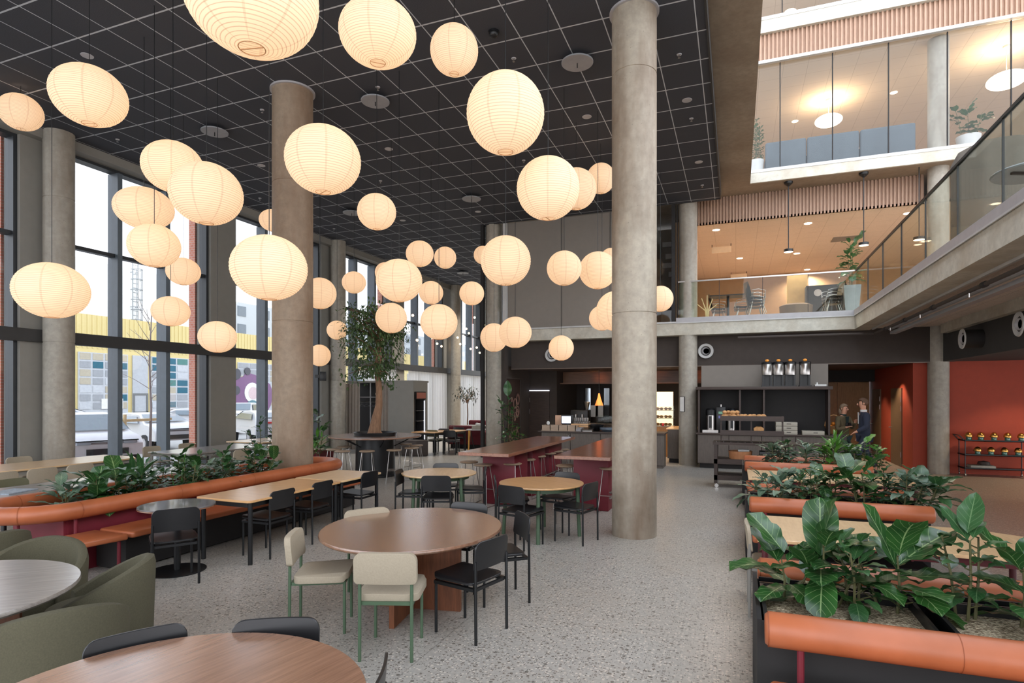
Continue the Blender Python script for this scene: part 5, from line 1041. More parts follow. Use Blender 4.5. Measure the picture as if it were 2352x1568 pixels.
thing('napkin', 'white crumpled napkin sticking out of the dispenser', 'napkin', (PY(1258, 16.1).x, 16.15, 1.095), 0, MB().ball((0, 0, .05), .05, 1, .5, 1.2, n=8, m=5).mesh('napkin', M_paper2))
for i, px in enumerate((1328, 1350)):
    p = PY(px, 16.1); thing('serving_tray', ('grey', 'dark')[i] + ' angled display tray on the counter, ' + ('left', 'right') [i] + ' of two', 'tray', (p.x, 16.1, .935), 0, MB().box(-.15, .15, -.12, .12, .0, .05).box(-.16, .16, -.13, .13, .05, .08, Matrix.Rotation(.2, 4, 'X')).mesh('serving_tray', M_steel if i else M_silver))
thing('bread_stack', 'stack of pale flat wooden boards behind the trays', 'boards', (PY(1334, 16.5).x, 16.5, .935), 0, [('board', B(-.25, .25, -.15, .15, i * .05, .04 + i * .05).mesh('board', M_oakw)) for i in range(4)])
thing('bowl', 'large black bowl on the bar counter', 'bowl', (PY(1370, 16.4).x, 16.4, .935), 0, MB().lathe([(.08, 0), (.2, .12), (.22, .17), (.19, .13), (0, .03)], n=28).mesh('bowl', M_blackm))
thing('serving_dish', 'round blue-grey serving dish beside the stained column', 'dish', (PY(1396, 16.1).x, 16.2, .935), 0, MB().lathe([(.16, 0), (.24, .06), (.24, .11), (0, .1)], n=28).mesh('serving_dish', plain('slate_blue', (84, 96, 108), .4)))
ME_GL = MB().lathe([(.03, 0), (.035, .1), (.033, .1), (.028, .005)], n=12).mesh('drinking_glass', M_steel)
for r in range(2):
    for i in range(8): thing('drinking_glass', 'upturned drinking glass beside the register, %s row, %s' % (('front', 'rear')[r], ('leftmost', 'second from left', 'third from left', 'fourth from left', 'fifth from left', 'sixth from left', 'seventh from left', 'rightmost')[i]), 'glass', (PY(1318 + i * 4.2, 17.0).x, 17.0 + r * .12, 1.05 + .12 * r), 0, ME_GL, 'glasses in rows beside the register')
thing('glass_rack', 'stepped steel rack carrying the drinking glasses', 'rack', (0, 0, 0), 0, MB().box(PY(1312, 17).x, PY(1352, 17).x, 16.93, 17.07, 0, 1.05).box(PY(1312, 17).x, PY(1352, 17).x, 17.07, 17.2, 0, 1.17).mesh('glass_rack', M_gwood))
bx('menu_holder', 'small pale card standing left of the register', 'card', (PY(1283, 16.6).x, 16.6, .935), .2, .02, .42, plain('kraft_card', (212, 170, 140)))
bx('display_cabinet', 'small glass food cabinet with glowing base on the bar', 'cabinet', (PY(1392, 17.2).x, 17.2, .935), .5, .4, .4, M_glassb, 0)
bx('back_bar_shelf', 'counter block under the glass food cabinet', 'counter', (PY(1392, 17.2).x, 17.2, 0), .56, .5, .935, M_gwood)
thing('heat_lamp', 'glowing copper heat lamp hanging over the bar', 'lamp', PF(1376, 18.4, 0), 0, [('shade', MB().lathe([(.02, 2.0), (.05, 1.85), (.13, 1.62), (.12, 1.62), (.04, 1.85)], n=20).mesh('shade', M_copper)), ('cord', MB().cyl((0, 0, 1.98), (0, 0, 2.76), .008).mesh('cord', M_blackm))])
thing('espresso_machine', 'dark espresso machine silhouette on the back counter', 'coffee machine', (PY(1334, 19.5).x, 19.5, 1.0), 0, [('body', B(-.3, .3, -.25, .25, 0, .45).mesh('body', M_blackm, bevel=.03)), ('group_head', MB().cyl((-.1, -.3, .3), (-.1, -.3, .2), .04).cyl((.12, -.3, .3), (.12, -.3, .2), .04).mesh('group_head', M_steel)), ('hopper', MB().lathe([(.05, .45), (.12, .7), (.1, .72)], (0.2, 0, 0), 16).mesh('hopper', M_steel))])
# bright pastry shelf, right of column
o = thing('pastry_display', 'brightly lit glass pastry display right of the stained column', 'display case', (PY(1522, 19.4).x, 19.4, 0), 0, [('base', B(-.75, .85, -.3, .3, 0, .95).mesh('base', M_cwood)), ('shelf', MB().box(-.7, .35, -.25, .25, 1.2, 1.215).box(-.7, .35, -.25, .25, 1.45, 1.465).box(-.7, .35, -.25, .25, .95, .97).mesh('shelf', M_white)), ('back_panel', B(-.7, .3, .25, .28, .95, 2.05).mesh('back_panel', emis('lit_back', (255, 214, 170), 1.1))), ('glass', B(-.72, .38, -.28, -.27, .96, 1.6).mesh('glass', M_glassb))])
rd = random.Random(8); ME_R = MB().ball((0, 0, .045), .055, 1.2, .9, .8, n=10, m=6).mesh('bread_roll', M_bread)
pc = PY(1522, 19.4)
for z in (.97, 1.215, 1.465):
    for i in range(7): thing('pastry', 'small golden pastry on a shelf of the lit display', 'pastry', (pc.x - .55 + i * .13, 19.35 + .08 * (i % 2), z), 0, ME_R, 'pastries in the lit display')
bx('red_cup', 'small red cup on the lit pastry counter', 'cup', (PY(1523, 19.12).x, 19.12, .97), .07, .07, .09, plain('red_plastic', (210, 50, 50)), .01)
ib = ob('island_counter', None); tag(ib, 'grey counter end standing left of the notice column', 'counter')
ob('worktop', B(-1.88, -.95, 17.46, 19.0, .95, .98).mesh('worktop', M_oakw), ib); ob('carcass', B(-1.84, -.97, 17.5, 18.95, .12, .95).mesh('carcass', M_gwood), ib); ob('plinth', B(-1.8, -1.0, 17.55, 18.9, 0, .12).mesh('plinth', M_dark), ib)
o = thing('framed_notice', 'framed white notice hanging on the buffet column', 'sign', (-1.25 - .262 * .52, 17.2 - .262 * .85, 1.48), -.55, [('frame', B(-.075, .075, -.012, .012, 0, .42).mesh('frame', M_blackm)), ('sheet', B(-.065, .065, -.016, -.012, .01, .41).mesh('sheet', M_paper2))])
# air nozzles
def nozzle(p, rz, label, L=.1):
    thing('air_nozzle', label, 'vent', p, rz, [('duct', MB().lathe([(.19, -L), (.19, 0)], n=32, M=Matrix.Rotation(PI / 2, 4, 'X')).mesh('duct', M_dark)), ('flange', MB().lathe([(.15, -.03), (.19, .0), (.21, .01), (.2, .03), (.14, .02), (.12, -.02)], n=36, M=Matrix.Rotation(PI / 2, 4, 'X')).mesh('flange', M_white)), ('cone', MB().lathe([(.05, -.03), (.09, .02), (.10, .015), (.12, -.04)], n=30, M=Matrix.Rotation(PI / 2, 4, 'X') @ Matrix.Rotation(.25, 4, 'Y')).mesh('cone', M_silver)), ('throat', MB().lathe([(0, 0), (.09, .0)], n=20, M=Matrix.Rotation(PI / 2, 4, 'X')).mesh('throat', M_dark))], 'round white air nozzles')
p = PY(1621, 17.3); d = -SI * p.x + CO * p.y; nozzle((p.x, 17.3, EYE + 102 / F * d), 0, 'round white air nozzle on bulkhead right of the notice column')
p = PY(1267, 17.3); d = -SI * p.x + CO * p.y; nozzle((p.x, 17.3, EYE + 93 / F * d), 0, 'round white air nozzle half hidden behind the lowest lantern')
for px, py, lb in ((2212, 778, 'round white air nozzle on black duct above the jar trolley'), (2342, 744, 'round white air nozzle cut by the right edge of the photo')):
    p = PXX(px, 4.42); d = -SI * p.x + CO * p.y; nozzle((p.x, p.y, EYE + (CY - py) / F * d), -PI / 2, lb, .35)
# pipes under the mezzanine
thing('sprinkler_pipe', 'dark brown sprinkler pipe running under the mezzanine', 'pipe', (0, 0, 0), 0, [('pipe', MB().tube([(0.05, 16.3, 3.42), (3.12, 16.3, 3.42), (3.12, -2, 3.42)], .03, 10).mesh('pipe', M_bulk))] +
      [('coupling', MB().cyl((3.12, y, 3.42), (3.12, y + .12, 3.42), .042, n=12).mesh('coupling', M_dark)) for y in (8.0, 9.6, 11.8, 13.6, 15.2)] + [('sprinkler_nozzle', MB().cyl((3.12, y, 3.40), (3.12, y, 3.33), .012, n=8).lathe([(0, 3.32), (.03, 3.325), (0, 3.33)], (3.12, y, 0), 10).mesh('sprinkler', M_steel)) for y in (7.9, 10.2, 12.6, 14.8)])
thing('cable_duct', 'grey metal duct parallel to the brown pipe', 'duct', (0, 0, 0), 0, MB().box(3.32, 3.44, -2, 15.8, 3.34, 3.40).tube([(3.3, -2, 3.47), (3.3, 15.7, 3.47)], .05, 10).mesh('cable_duct', M_disc))
# ================================================================ BUFFET
bf = ob('buffet_unit', None); tag(bf, 'dark oak buffet unit with three open bays under the dispensers', 'cabinet')
X0, X1, YF = -.95, 2.2, 16.6
ob('top_board', B(X0 - .05, X1 + .05, YF - .1, YF + .7, 2.08, 2.16).mesh('top_board', M_dwood, bevel=.005), bf)
for x in (X0, .08, .66, X1 - .04): ob('divider', B(x, x + .045, YF, YF + .6, .94, 2.08).mesh('divider', M_dwood), bf)
ob('back_panel', B(X0, X1, YF + .55, YF + .6, .94, 2.08).mesh('back_panel', M_dark), bf)
ob('worktop', B(X0 - .05, X1 + .05, YF - .15, YF + .6, .90, .94).mesh('worktop', M_dwood, bevel=.004), bf)
ob('carcass', B(X0, X1, YF - .08, YF + .6, .12, .9).mesh('carcass', M_dwood), bf)
for i in range(4): ob('cupboard_door', B(X0 + i * .79, X0 + i * .79 + .77, YF - .1, YF - .08, .14, .88).mesh('cupboard_door', M_gwood), bf)
ob('plinth', B(X0 + .05, X1, YF - .02, YF + .5, 0, .12).mesh('plinth', M_dark), bf)
disp = [('hopper', MB().lathe([(.0, .30), (.135, .30), (.14, .34), (.14, .58), (.12, .61), (0, .61)], n=28).mesh('hopper', M_steel)), ('stand', MB().box(-.14, .14, -.14, .14, 0, .03).box(-.12, -.07, -.05, .1, .03, .3).box(.07, .12, -.05, .1, .03, .3).box(-.12, .12, .05, .1, .03, .3).mesh('stand', M_blackm)), ('lid', MB().lathe([(.14, .58), (.145, .62), (.12, .64), (0, .64)], n=24).mesh('lid', M_blackm))]
M_opl = plain('orange_lid', (250, 160, 60), .4)  # plain orange of the dispenser tops, no emission
for i, px in enumerate((1762, 1788, 1815, 1849)):
    p = PY(px, YF + .2); o = thing('drink_dispenser', 'steel drink dispenser on the buffet top, ' + ('leftmost of four', 'second from left', 'third from left', 'rightmost, standing apart')[i], 'dispenser', (p.x, YF + .2, 2.16), 0, disp, 'steel drink dispensers on the buffet')
    ob('orange_knob', MB().ball((0, 0, .68), .045, 1.1, .7, .8).mesh('orange_knob', M_opl), o)
bx('white_tray', 'small white tray on the right end of the buffet top', 'tray', (PY(1884, YF + .2).x, YF + .2, 2.16), .26, .2, .05, M_paper2)
bx('papers_box', 'white box end standing inside that small tray', 'box', (PY(1884, YF + .2).x - .08, YF + .2, 2.21), .03, .16, .05, M_paper2)
for i, px in enumerate((1632, 1681)):
    p = PY(px, YF + .15); thing('coffee_urn', ('left', 'right')[i] + ' steel and black coffee urn inside the buffet bay', 'coffee urn', (p.x, YF + .15, .94), 0, [('base', B(-.2, .2, -.16, .16, 0, .07).mesh('base', M_steel)), ('tank', MB().lathe([(.11, .07), (.11, .46)], n=26).mesh('tank', M_steel)), ('lid', MB().lathe([(.12, .46), (.125, .6), (.09, .64), (0, .65)], n=24).mesh('lid', M_blackm)), ('gauge', B(-.035, .035, -.125, -.105, .12, .44).mesh('gauge', M_blackm)), ('tap', MB().tube([(0, -.1, .12), (0, -.17, .12), (0, -.17, .08)], .012, 8).mesh('tap', M_steel))], 'coffee urns in the buffet')
p = PY(1656, YF + .2); thing('coffee_grinder', 'tall black coffee grinder with two small labels between urns', 'coffee machine', (p.x, YF + .25, .94), 0, [('body', B(-.12, .12, -.12, .12, 0, .68).mesh('body', M_blackm, bevel=.01)), ('label_plate', MB().box(-.06, .06, -.125, -.12, .5, .56).mesh('label_plate', plain('label_green', (120, 170, 140)))), ('label_plate', MB().box(-.06, .06, -.125, -.12, .38, .45).mesh('label_plate', plain('label_blue', (120, 120, 190)))), ('nozzle', MB().cyl((0, 0, .68), (0, 0, .75), .03).mesh('nozzle', M_steel))])
for i in range(4):
    px = 1806 if i < 3 else 1867; p = PY(px, YF + .0); z = .94 + (i if i < 3 else 0) * .105
    thing('storage_box', 'putty-grey storage box, ' + ('bottom of the stack of three', 'middle of the stack of three', 'top of the stack of three', 'single one right of the stack')[i], 'box', (p.x, YF + .06, z), 0, [('body', B(-.25, .25, -.18, .18, 0, .10).mesh('body', M_gbox, bevel=.006)), ('handle_slot', B(.0, .1, -.183, -.18, .05, .065).mesh('handle_slot', M_dark))], 'putty-grey storage boxes')
# ---- bread trolley
tX, tY = PX(1640, 1118, 0).x, 13.1
def tb(*a): return B(*a)
pr = []
for x in (0, 2.05):
    for y in (0, .6): pr.append(('post', tb(x, x + .07, y, y + .07, .09, .92).mesh('post', M_dwood)))
for z in (.16, .50): pr.append(('shelf', tb(0.0, 2.12, 0, .67, z, z + .10).mesh('shelf', M_dwood)))
pr.append(('worktop', tb(-.02, 2.14, -.02, .69, .90, .95).mesh('worktop', M_dwood)))
for x in (.05, 2.0):
    for y in (.05, .6): pr.append(('caster', MB().cyl((x, y - .015, .04), (x, y + .015, .04), .04, n=14).box(x - .01, x + .01, y - .01, y + .01, .04, .1).mesh('caster', M_steel)))
for x in (.12, .72, 1.32): pr.append(('upright', tb(x, x + .03, .3, .33, .95, 1.5).mesh('upright', M_dwood)))
for z in (1.10, 1.40): pr.append(('tray_shelf', tb(.12, 1.35, .15, .6, z, z + .05).box(.12, 1.35, .13, .15, z, z + .10).mesh('tray_shelf', M_dwood)))
sg = MB()
for i in range(14): sg.box(.05 + i * .14, .054 + i * .14, .02, .28, .95, .962)
pr.append(('cutlery_divider', sg.mesh('cutlery_divider', M_silver)))
thing('bread_trolley', 'dark wood serving trolley with bread on its upper tray', 'trolley', (tX, tY, 0), 0, pr)
rd = random.Random(15)
for i in range(14):
    thing('bread_roll', 'golden bread roll piled on the trolley top tray', 'bread', (tX + .2 + (i % 10) * .085 + rd.uniform(-.01, .01), tY + .28 + .13 * (i % 2) , 1.45 + (.0 if i < 10 else .075)), rd.random() * 3, ME_R, 'bread rolls on the trolley')
thing('bread_loaf', 'cut bread loaf on the lower trolley tray', 'bread', (tX + .88, tY + .35, 1.15), 0, MB().prism([(-.09, 0), (.09, 0), (.1, .09), (.05, .13), (-.05, .13), (-.1, .09)], 0, .2, Matrix.Translation((0, .1, 0)) @ Matrix.Rotation(PI / 2, 4, 'X')).mesh('bread_loaf', M_bread, bevel=.01))
thing('bread_basket', 'round bent-wood basket on the trolley middle shelf', 'basket', (tX + .52, tY + .3, .60), 0, [('body', MB().lathe([(0, .0), (.22, 0), (.24, .16), (.225, .16), (.21, .02), (0, .02)], n=36).mesh('body', wood('bent_wood', (160, 104, 66), (196, 140, 96), .5, (6, 6, 1)))), ('cloth', MB().box(-.05, .18, -.02, .12, .14, .19).mesh('cloth', M_paper2, bevel=.02))])
bx('black_crate', 'black box with round mark beside the wooden basket', 'box', (tX + 1.1, tY + .28, .60), .42, .3, .17, M_blackm)
ME_CUP = [('cup', MB().lathe([(.03, 0), (.045, .07), (.04, .07), (.025, .01)], n=14).mesh('cup', M_blackm)), ('handle', MB().tube([(.04, 0, .055), (.07, 0, .045), (.04, 0, .02)], .006, 6).mesh('handle', M_blackm))]
for i in range(8): thing('black_cup', 'small black cup heaped on the trolley bottom shelf', 'cup', (tX + .62 + (i % 4) * .10, tY + .2 + .11 * (i // 4), .26), i, ME_CUP, 'black cups on the trolley')
# ---- jar trolley with brass domes
jt = PX(2207, 1093, 0)
pr = []
L_, W_ = 1.24, .42
for x in (0, L_):
    for y in (0, W_): pr.append(('post', MB().cyl((x, y, .06), (x, y, .86), .012, n=8).mesh('post', M_blackm))); pr.append(('caster', MB().cyl((x - .012, y, .035), (x + .012, y, .035), .035, n=14).mesh('caster', M_steel)))
for z in (.18, .5, .84): pr.append(('tray', MB().box(-.02, L_ + .02, -.02, W_ + .02, z, z + .012).box(-.02, L_ + .02, -.02, -.01, z, z + .035).box(-.02, -.01, -.02, W_ + .02, z, z + .035).mesh('tray', M_blackm, smooth=0)))
pr.append(('push_handle', MB().tube([(0, 0, .84), (-.12, 0, .98), (-.12, W_, .98), (0, W_, .84)], .012, 8).mesh('push_handle', M_blackm)))
thing('jar_trolley', 'black metal trolley on castors before the red wall', 'trolley', (jt.x + .08, jt.y - .02, 0), .0, pr)
JAR = [('base', MB().lathe([(.05, 0), (.055, .01), (.052, .09), (.045, .1)], n=20).mesh('base', M_grnglass)), ('dome_shade', MB().lathe([(.075, .09), (.078, .11), (.065, .16), (.035, .19), (0, .2)], n=24).mesh('dome_shade', M_brass))]
k = 0
for z, xs3, nm in ((.852, (.12, .36, .62, .88, 1.14), 'top'), (.512, (.30, .56, .82, 1.08), 'middle')):
    for i, x in enumerate(xs3):
        for j in range(2 if z > .8 and i < 4 else 1):
            thing('table_lamp', 'small brass-domed lamp, %s tray of the black trolley, %s%s' % (nm, ('leftmost', 'second from left', 'middle', 'fourth from left', 'rightmost')[i] if nm == 'top' else ('leftmost', 'second from left', 'third from left', 'rightmost')[i], (' in the back' if j else ' in front') if nm == 'top' else ''), 'lamp', (jt.x + .06 + x + .07 * j, jt.y + .09 + .2 * j, z), 0, JAR, 'brass-domed lamps on the %s tray' % nm)
bx('cloth_stack', 'folded beige cloth on the lowest tray of black trolley', 'cloth', (jt.x + .46, jt.y + .2, .192), .5, .3, .07, M_gbox, .02)
thing('dark_bowl', 'dark round bowl resting on the folded beige cloth', 'bowl', (jt.x + .52, jt.y + .22, .262), 0, MB().lathe([(.02, 0), (.13, .02), (.11, .08), (0, .11)], n=24).mesh('dark_bowl', M_dwood))
# basket with oranges beyond the buffet
thing('fruit_basket', 'wicker basket handle and oranges right of the buffet', 'basket', (2.35, 17.1, 1.05), 0, [('handle', MB().tube([(-.2 * math.cos(a * PI / 10), 0, .1 + .28 * math.sin(a * PI / 10)) for a in range(11)], .014, 8).mesh('handle', M_bread)), ('bowl', MB().lathe([(.14, -.1), (.22, .1), (.2, .1), (.12, -.08), (0, -.08)], n=20).mesh('bowl', M_cwood))])
for x, y, z in ((2.28, 17.05, 1.13), (2.42, 17.08, 1.13), (2.35, 17.15, 1.20)): thing('orange', 'orange lying in the wicker basket', 'fruit', (x, y, z), 0, MB().ball((0, 0, 0), .05, n=12, m=8).mesh('orange', M_orange), 'oranges in the wicker basket')
thing('side_cabinet', 'dark cabinet end carrying the wicker basket', 'cabinet', (2.4, 17.1, 0), 0, B(-.14, .2, -.3, .3, 0, .95).mesh('side_cabinet', M_dwood))
# ================================================================ UPPER LEVELS FURNISHING
o = ob('sofa_partition', None); tag(o, 'blue-grey padded high-back sofa behind the third floor glass', 'sofa')
xs4 = [PY(px, 17.25).x for px in (1757, 1853, 1975, 2105)]
for i in range(3): ob('back_cushion', B(xs4[i] + .01, xs4[i + 1] - .01, 17.25, 17.45, 7.95, 8.72).mesh('back_cushion', plain('blue_grey_felt%d' % i, (84, 92, 98), .95), bevel=.05, seg=3), o)
ob('seat', B(xs4[0], xs4[3], 17.45, 18.1, 7.93, 8.3).mesh('seat', plain('blue_grey_seat', (84, 92, 98), .95)), o)
def opal_lamp(px, py, d, r, label, ceil=10.75):
    p = PF(px, d, EYE - (py - CY) / F * d)
    q = thing('opal_pendant', label, 'lamp', p, 0, [('shade', MB().ball((0, 0, 0), r, 1, 1, .42, n=28, m=14).mesh('shade', M_opal)), ('cord', MB().cyl((0, 0, r * .4), (0, 0, ceil - p.z), .008).mesh('cord', M_white)), ('ceiling_cup', MB().lathe([(.08, ceil - p.z - .05), (.08, ceil - p.z)], n=16).mesh('ceiling_cup', M_white))], 'opal pendants on the third floor')
    lamp('POINT', (0, 0, .25), 40, (1, .72, .42), .2, q, name='glow')
opal_lamp(1903, 277, 17.6, .37, 'flat white glowing pendant above the blue-grey sofa')
opal_lamp(2312, 184, 14.9, .42, 'flat white glowing pendant at upper right corner')
opal_lamp(1815, 20, 19.5, .3, 'small glowing pendant on the top floor', 14.6)
for z0, px, d in ((10.75, 1826, 19), (10.75, 2053, 17.2), (10.75, 1980, 21), (10.75, 1880, 23)):
    p = PF(px, d); q = thing('room_downlight', 'lit round downlight in the third floor ceiling', 'downlight', (p.x, p.y, z0), 0, MB().lathe([(0, -.006), (.09, -.006), (.095, 0)], n=20).mesh('room_downlight', M_down), 'downlights of the third floor'); lamp('SPOT', (0, 0, -.03), 60, (1, .75, .48), .06, q, spot=120, name='spot')
for px, py, r in ((1645, 528, .1), (1856, 513, .1), (1830, 582, .1), (1699, 593, .1), (1854, 619, .1), (2085, 490, .1)):
    p = PX(px, py, 6.83); q = thing('room_downlight', 'lit round downlight in the second floor ceiling', 'downlight', p, 0, MB().lathe([(0, -.006), (r, -.006), (r + .005, 0)], n=20).mesh('room_downlight', M_down), 'downlights of the second floor'); lamp('SPOT', (0, 0, -.03), 210, (1, .83, .68), .06, q, spot=150, name='spot')
for i, (px, py) in enumerate(((1811, 576), (1987, 557))):
    d = 15.6 - i * .8; p = PF(px, d, EYE - (py - CY) / F * d); q = thing('pendant_lamp', ('left', 'right')[i] + ' black cylinder pendant hanging before the slats', 'lamp', p, 0, [('shade', MB().lathe([(.11, -.03), (.115, -.03), (.115, .04), (0, .045)], n=24).mesh('shade', M_blackm)), ('diffuser', MB().lathe([(0, -.035), (.11, -.03)], n=20).mesh('diffuser', M_down)), ('cord', MB().cyl((0, 0, .04), (0, 0, 7.57 - p.z), .012).mesh('cord', M_blackm)), ('ceiling_cup', MB().lathe([(.02, 7.45 - p.z), (.1, 7.52 - p.z), (.11, 7.57 - p.z)], n=20).mesh('ceiling_cup', M_blackm))], 'black pendants of the second floor')
    q.location.y = max(q.location.y, 17.15)
p = PF(2111, 14.6, EYE + (908 - 548) / F * 14.6); q = thing('pendant_lamp', 'black disc pendant seen through the right balustrade glass', 'lamp', p, 0, [('shade', MB().lathe([(.12, -.03), (.125, -.03), (.125, .04), (0, .045)], n=24).mesh('shade', M_blackm)), ('diffuser', MB().lathe([(0, -.035), (.12, -.03)], n=20).mesh('diffuser', M_down)), ('cord', MB().cyl((0, 0, .04), (0, 0, 7.57 - p.z), .012).mesh('cord', M_blackm))], 'black pendants of the second floor')
bp = plain('cream_sign', (238, 214, 176), .6)
# tall planter with plant at the mezzanine corner
def PS(px, Y): return PY(px, Y, 3.93)
potted('tall monstera in a grey tapered planter at the mezzanine corner', PS(1955, 17.5) , ('planter_box', MB().lathe([(.2, 0), (.28, .85), (.26, .85), (.25, .8), (0, .8)], n=4, M=Matrix.Rotation(PI / 4, 4, 'Z')).mesh('planter_box', M_plastic, smooth=0)), .8, 'monstera', 1.25, .5, 34, .30, 31, M_leaf2, key=[(-.4, 1.0, .55, 1.0, .8)])
p = PY(2224, 17.55, 7.93); potted('monstera in a white round pot behind the third floor glass', p, ('planter_box', MB().lathe([(.2, 0), (.26, .36), (.24, .36), (.22, .3), (0, .3)], n=24).mesh('planter_box', M_white)), .3, 'monstera', .8, .6, 22, .32, 32, M_leaf2)
p = PY(1737, 17.35, 7.93); potted('tall weeping fig at left end of third floor glass', p, ('planter_box', MB().lathe([(.16, 0), (.2, .36), (.18, .36), (.17, .3), (0, .3)], n=24).mesh('planter_box', M_white)), .3, 'rubber', 1.3, .5, 150, .12, 33, M_leaft)
# stacked shell chairs on the mezzanine
def shell_chair():
    mb = MB()
    def fn(u, v):
        x = (u - .5) * .44
        if v < .5: y = .22 - v * .8; z = .44 - .02 * math.sin(v * 6) + .25 * x * x; w_ = 1 - .1 * (v < .1)
        else: t = (v - .5) * 2; y = -.18 - .10 * t; z = .44 + .42 * t; w_ = 1 - .35 * abs(t - .3) * (t < .3) - .25 * max(0, t - .6) * 2
        return (x * w_, y + .4 * x * x * (v > .5), z)
    mb.grid(fn, 8, 14); mb.grid(lambda u, v: tuple(Vector(fn(1 - u, v)) + Vector((0, -.012 if v > .5 else 0, -.012 if v <= .5 else 0))), 8, 14)
    r = .009; legs = []
    for s_ in (-1, 1):
        for t in (-1, 1): legs.append(('leg', MB().cyl((s_ * .14, t * .1, .42), (s_ * .22, t * .22, 0), r, n=6).mesh('leg', M_steel)))
    arms = MB()
    for s_ in (-1, 1): arms.tube([(s_ * .2, -.16, .62), (s_ * .25, 0, .64), (s_ * .24, .18, .6), (s_ * .2, .2, .4)], .010, 6)
    return [('shell', mb.mesh('shell', plain('olive_shell', (84, 80, 68), .5), smooth=60))] + legs + [('arms', arms.mesh('arms', M_steel))]
SHC = shell_chair()
for px, Y, rz, n, lb in ((1650, 18.3, -PI / 2, 2, 'left of the folded table'), (1705, 18.1, PI / 2, 2, 'right of the folded table'), (1735, 17.7, -PI / 2, 4, 'centre of the balustrade'), (1912, 17.7, PI / 2, 3, 'beside the grey planter')):
    for i in range(n):
        p = PS(px, Y); thing('stacking_chair', 'shell chair in the mezzanine stack %s, %s' % (lb, ('lowest', 'second from floor', 'third from floor', 'top')[i]), 'chair', (p.x, p.y, 3.93 + .09 * i), rz + .1 * i, SHC, 'stacked shell chairs on the mezzanine')
p = PS(1672, 18.9); thing('cafe_table', 'dark pedestal table standing between mezzanine chair stacks', 'table', p, 0, [('tabletop', MB().box(-.55, .55, -.3, .3, .96, .99).mesh('tabletop', M_blackm)), ('pedestal', MB().cyl((0, 0, .02), (0, 0, .96), .04).mesh('pedestal', M_blackm)), ('foot', MB().box(-.3, .3, -.03, .03, 0, .03).box(-.03, .03, -.3, .3, 0, .03).mesh('foot', M_blackm))])
mb = MB()
for a, l_ in ((0, .9), (.5, .7), (-.5, .75), (.9, .4), (-.9, .45)): mb.tube([(0, 0, .0), (.05 * a, 0, .4), (.3 * a, .02, .35 + l_ * .55)], .03, 6, r1=.012)
p = PS(1624, 17.6); thing('coat_tree', 'pale branching wooden coat tree at left end of the balustrade', 'coat stand', p, 0, mb.mesh('coat_tree', M_stake))
p = PS(1828, 17.9); thing('lounge_chair', 'low rounded taupe lounge chair behind the balustrade', 'armchair', p, 0, [('seat', MB().lathe([(0, .15), (.4, .2), (.42, .45), (.3, .5), (0, .46)], n=28).mesh('seat', plain('taupe', (120, 96, 76), .9))), ('foot', MB().lathe([(.2, 0), (.1, .15)], n=16).mesh('foot', M_dark))])
o = thing('mezzanine_cabinet', 'dark cabinet with round mirror reflections on mezzanine back wall', 'cabinet', (0, 0, 0), 0, [('body', B(PY(1852, 22).x, PY(1945, 22).x, 22, 22.5, 3.93, 5.6).mesh('body', M_dark)), ('reflection_disc', MB().cyl((PY(1878, 22).x, 21.99, 5.35), (PY(1878, 22).x, 21.97, 5.35), .12).mesh('reflection_disc', M_silver))])  # silver disc stands in for a round mirror reflection
struct('wall_partition', B(PY(1806, 23).x, PY(1852, 23).x, 22.6, 22.8, 3.93, 6.1), plain('yellow_birch', (206, 176, 120), .7))
thing('service_hatch', 'dark square service hatch in the second floor ceiling', 'hatch', PX(1940, 548, 6.83), 0, B(-.35, .35, -.3, .3, -.01, 0).mesh('service_hatch', M_greyw))
for px, py in ((1657, 570), (1697, 632)): thing('hanging_sign', ('nearer' if py < 600 else 'farther') + ' pale rectangular sign hung below second floor ceiling', 'sign', PX(px, py, 6.7), 0, [('panel', B(-.3, .3, -.01, .01, -.15, .05).mesh('panel', bp)), ('hanger', MB().box(-.3, -.28, -.01, .01, .05, .13).box(.28, .3, -.01, .01, .05, .13).mesh('hanger', M_dark))], 'hanging signs of the second floor')
# right mezzanine: curved felt screen and flip table
pts = [Vector(q) for q in ((3.12, 11.0, 0), (3.15, 10.75, 0), (3.4, 10.55, 0), (3.8, 10.5, 0), (4.2, 10.65, 0), (4.5, 10.95, 0))]
mb = MB(); vs = []; n = len(pts)
def cr_(t):
    i = min(n - 2, int(t * (n - 1))); f = t * (n - 1) - i; return pts[i].lerp(pts[i + 1], f)
mb.grid(lambda u, v: (lambda q: (q.x, q.y, 3.93 + v * (1.55 + .2 * math.sin(u * PI))))(cr_(u)), 30, 4).grid(lambda u, v: (lambda q: (q.x + .03, q.y + .05, 3.93 + v * (1.55 + .2 * math.sin(u * PI))))(cr_(1 - u)), 30, 4)
thing('curved_screen', 'curved dark grey felt screen behind the right balustrade', 'screen', (0, 0, 0), 0, mb.mesh('curved_screen', plain('grey_felt', (108, 102, 94), .95), smooth=60))
thing('cafe_table', 'pale grey round table top seen from below over right balustrade', 'table', (3.42, 9.0, 3.93), .4, [('tabletop', MB().lathe([(0, .72), (.43, .72), (.44, .735), (.43, .75), (0, .75)], n=40).mesh('tabletop', M_disc)), ('column', MB().cyl((0, 0, .04), (0, 0, .72), .03).mesh('column', M_silver)), ('foot', MB().box(-.3, .3, -.03, .03, 0, .04).box(-.03, .03, -.3, .3, 0, .04).mesh('foot', M_silver)), ('under_bar', MB().box(-.3, .3, -.02, .02, .69, .72).mesh('under_bar', M_blackm))])
